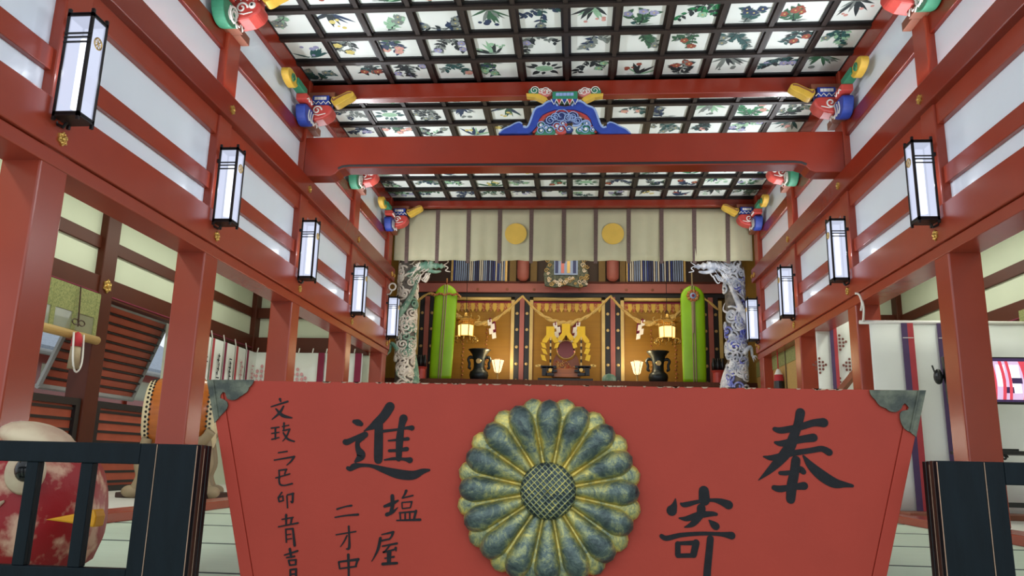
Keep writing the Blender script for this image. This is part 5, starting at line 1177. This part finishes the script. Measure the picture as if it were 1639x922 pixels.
# ------------------------------------------------------------------ television side: partition, television, table, curtains, blinds
PYY = 7.82
t = thing('cloth_partition', 'white cloth partition with red and purple stripes hung from a white pole', 'partition', (3.75, PYY, FL))
m = MB(); m.tube([(2.77, PYY, 1.415), (4.72, PYY, 1.415)], 0.020, 8); m.build('pole', WHITEP, t, smooth=True)
m = MB(); drape(m, (2.86, PYY), (4.7, PYY), 1.405, FL+0.05, 0.012, 2.5, 60); m.build('cloth', WHITECLOTH, t, smooth=True)
for k, x in enumerate((3.205, 3.54, 3.86, 4.42)):
    for nm, mt, dx in (('purple_stripe', PURPLE, -0.028), ('red_stripe', STRIPERED, 0.028)):
        m = MB(); drape(m, (x+dx-0.028, PYY-0.028), (x+dx+0.028, PYY-0.028), 1.404, FL+0.05, 0.002, 0.3, 4); m.build(nm, mt, t)
    m = MB(); m.box(x-0.05, x+0.05, PYY-0.036, PYY-0.032, 1.255, 1.262); m.build('stitch', WHITEP, t)
m = MB(); m.tube(spline([(2.80, PYY-0.02, 1.42), (2.785, PYY-0.1, 1.55), (2.775, PYY-0.04, 1.68), (2.74, PYY-0.02, 1.70)], 5), 0.011, 6); m.tube(spline([(2.775, PYY-0.04, 1.68), (2.79, PYY-0.05, 1.60), (2.775, PYY-0.05, 1.52)], 4), 0.010, 6); m.build('tie_string', WHITEP, t, smooth=True)
t = thing('low_sill_board', 'reddish wooden floor board at the foot of the white partition', 'board', (3.7, 7.6, FL+0.04)); m = MB(); m.box(2.95, 4.7, 7.45, 7.8, FL+0.04, FL+0.085); m.build('board', BROWNP, t, bevel=0.004)
m = MB(); m.tube(spline([(3.2, 7.6, FL+0.10), (3.3, 7.5, FL+0.14), (3.38, 7.45, FL+0.09), (3.28, 7.42, FL+0.095)], 5), 0.010, 5); tag(m.build('loose_cord', WHITEP), 'loose white cord lying at the foot of the partition', 'cord')
TY = 7.2
t = thing('television', 'flat television showing the red shrine hall, behind the pillar', 'television', (3.62, TY, 0.18))
m = MB(); X0, X1, Z0, Z1 = 3.235, 3.985, 0.585, 0.995
m.hexa([(X0+0.035, TY, Z0), (X1+0.02, TY, Z0), (X1, TY-0.03, Z1), (X0, TY-0.03, Z1)], [(X0+0.035, TY+0.05, Z0), (X1+0.02, TY+0.05, Z0), (X1, TY+0.02, Z1), (X0, TY+0.02, Z1)]); m.build('housing', TVBLACK, t, bevel=0.004)
SCRW, SCRR, SCRD, SCRP = glow('screen_white', (226, 226, 240), 1.3), glow('screen_red', (206, 66, 84), 0.8), glow('screen_dark', (60, 40, 84), 0.5), glow('screen_pink', (200, 172, 206), 0.9)
m = MB(); sx0, sx1, sz0, sz1 = X0+0.03, X1-0.005, Z0+0.02, Z1-0.012
def scr(u0, u1, v0, v1, mi, bow=0.0, lift=0.0):
    vs = []
    for k in range(7):
        v = v0+(v1-v0)*k/6; b = bow*math.sin(PI*v)
        for u in (u0+b, u1+b): z = sz0+(sz1-sz0)*v; vs.append((sx0+0.03*(1-v)+(sx1-sx0)*u, TY-0.002-0.03*((z-Z0)/(Z1-Z0))-lift, z))
    m.add(vs, [(2*k, 2*k+1, 2*k+3, 2*k+2) for k in range(6)], mi)
scr(0, 1, 0, 1, 3)
for u0, u1, v0, v1 in ((0.02, 0.20, 0.35, 0.95), (0.28, 0.44, 0.2, 0.9), (0.56, 0.66, 0.35, 0.85), (0.70, 0.83, 0.2, 0.85), (0.9, 0.99, 0.3, 0.95)): scr(u0, u1, v0, v1, 0, 0, 0.0006)
for u0, v0, v1 in ((0.03, 0.12, 0.2), (0.3, 0.1, 0.22), (0.62, 0.2, 0.34), (0.73, 0.42, 0.55)): scr(u0, u0+0.12, v0, v1, 2, 0, 0.0009)
for u0, u1, b in ((0.22, 0.27, 0.02), (0.46, 0.52, 0.03), (0.585, 0.625, 0.035), (0.665, 0.70, 0.03), (0.82, 0.895, 0.05)): scr(u0, u1, 0.0, 0.97, 1, b, 0.0012)
scr(0, 1, 0.93, 1.0, 2, 0, 0.0015); scr(0.02, 0.96, 0.0, 0.05, 2, 0, 0.0015)
m.build('screen', [SCRW, SCRR, SCRD, SCRP], t)
m = MB(); m.box(3.57, 3.67, TY+0.03, TY+0.06, 0.20, 0.65); m.box(3.48, 3.76, TY-0.08, TY+0.14, 0.18, 0.20); m.build('stand', TVBLACK, t)
m = MB(); p = at(1502, 603, 1, TY+0.05); m.ell((p.x, TY+0.05, p.z), (0.04, 0.04, 0.07), 12, 8); m.tube([(p.x-0.02, TY+0.04, p.z-0.01), (p.x-0.05, TY+0.04, p.z+0.10)], 0.008, 6); m.box(p.x, X0+0.05, TY+0.03, TY+0.05, p.z-0.015, p.z+0.015); m.build('antenna', TVBLACK, t)
t = thing('low_table', 'black lacquer low table with scrolled brackets under the television', 'table', (3.9, 7.2, FL+0.04))
m = MB(); m.box(3.34, 4.55, 6.98, 7.45, 0.15, 0.18); m.build('tabletop', BLACKLAC, t, bevel=0.005)
for x in (3.42, 4.45):
    for y in (7.03, 7.4):
        m = MB(); m.tube(spline([(x, y, 0.15), (x+0.02, y, -0.1), (x, y, -0.3), (x-0.03, y, FL+0.06)], 4), 0.024, 7); m.build('leg', BLACKLAC, t)
m = MB()
for x, q in ((3.42, 1), (4.45, -1)): swirl(m, x+q*0.08, 0.11, 0.04, 7.03, 1.4, 0.012, 0, q); swirl(m, x+q*0.17, 0.125, 0.025, 7.03, 1.3, 0.010, 0, q)
m.build('scroll_bracket', BLACKLAC, t, smooth=True)
m = MB(); m.box(3.42, 4.45, 7.0, 7.03, -0.28, -0.24); m.build('stretcher', BLACKLAC, t)
# curtain with brown crests between the pillars
t = thing('crest_curtain', 'white curtain with brown crests and red stripe behind the partition', 'curtain', (3.25, 9.55, 0.0))
m = MB(); drape(m, (2.86, 9.55), (3.60, 9.55), 1.80, 0.3, 0.02, 2.5, 40); m.build('cloth', WHITECLOTH, t, smooth=True)
q = at(1336, 560, 1, 9.5)
for nm, mt, dx in (('red_stripe', STRIPERED, 0.02), ('purple_stripe', PURPLE, -0.02)):
    m = MB(); drape(m, (q.x+dx-0.02, 9.515), (q.x+dx+0.02, 9.515), 1.80, 0.3, 0.003, 0.4, 4); m.build(nm, mt, t)
for px, py in ((1344.7, 548), (1312.6, 585), (1361, 586), (1346, 617)):
    p = at(px, py, 1, 9.5); m = MB(); crest_print(m, p.x, p.z, 9.515, 0.085); m.build('crest', CREST, t)
p, q = at(1346, 625, 1, 9.3), at(1374, 590, 1, 9.3)
m = MB(); d = (q-p).normalized(); L_ = (p.z-(FL+0.09))/d.z; m.tube([tuple(p-d*L_), tuple(q+d*0.25)], 0.045, 4); tag(m.build('leaning_board', BROWNP), 'brown wooden board leaning diagonally in front of the crest curtain', 'board')
# bamboo blinds with tassels near the sanctuary, television side
for k, (ya, yb) in enumerate(((10.24, 11.15), (11.18, 12.08), (12.1, 13.0))):
    t = thing('side_blind', 'bamboo blind with green header beside the %s' % ('pillar nearest the crest curtain', 'middle of the last bay', 'blue dragon column')[k], 'blind', (2.93, (ya+yb)/2, 0.2), 'bamboo blinds of the last bay')
    m = MB(); m.box(2.93, 2.94, ya, yb, 0.2, 1.42); m.build('bamboo', BAMBOO, t)
    m = MB(); m.box(2.92, 2.945, ya, yb, 1.42, 1.66); m.build('header', BROCADE, t)
    m = MB(); m.box(2.915, 2.92, ya, ya+0.03, 0.2, 1.66); m.build('edge_band', DARKWOOD, t)
for px, py, k in ((1223, 605, 0), (1246, 600, 1)):
    p = at(px, py, 0, 2.86); t = thing('cord_tassel', ('small white and red tassel hanging before the blinds, nearer the dragon column', 'larger white, red and black tassel hanging before the blinds')[k], 'tassel', (2.86, p.y, p.z-0.1), 'tassels before the blinds'); r = 0.05+0.02*k
    m = MB(); m.tube([(2.86, p.y, p.z+0.05), (2.86, p.y, 1.62)], 0.009, 6); m.build('cord', CRIMSON, t)
    for (nm, mt, za, zb, ra, rb) in (('white_knot', WHITEP, 0.08, 0.0, 0.3, 0.85), ('red_band', CRIMSON, 0.0, -0.09, 0.85, 1.0), ('black_skirt', BLACKLAC if k else CRIMSON, -0.09, -0.22, 1.0, 1.1)):
        m = MB(); m.lathe([(0, za), (r*ra, za), (r*rb, zb), (0, zb)], (2.86, p.y, p.z), 14); m.build(nm, mt, t, smooth=False)
# bamboo blind top beyond the television
m = MB(); m.box(4.70, 4.72, 6.6, 8.6, 1.40, 1.69); tag(m.build('aisle_blind', BROCADE), 'green edged rolled blind at the aisle wall above the television', 'blind')
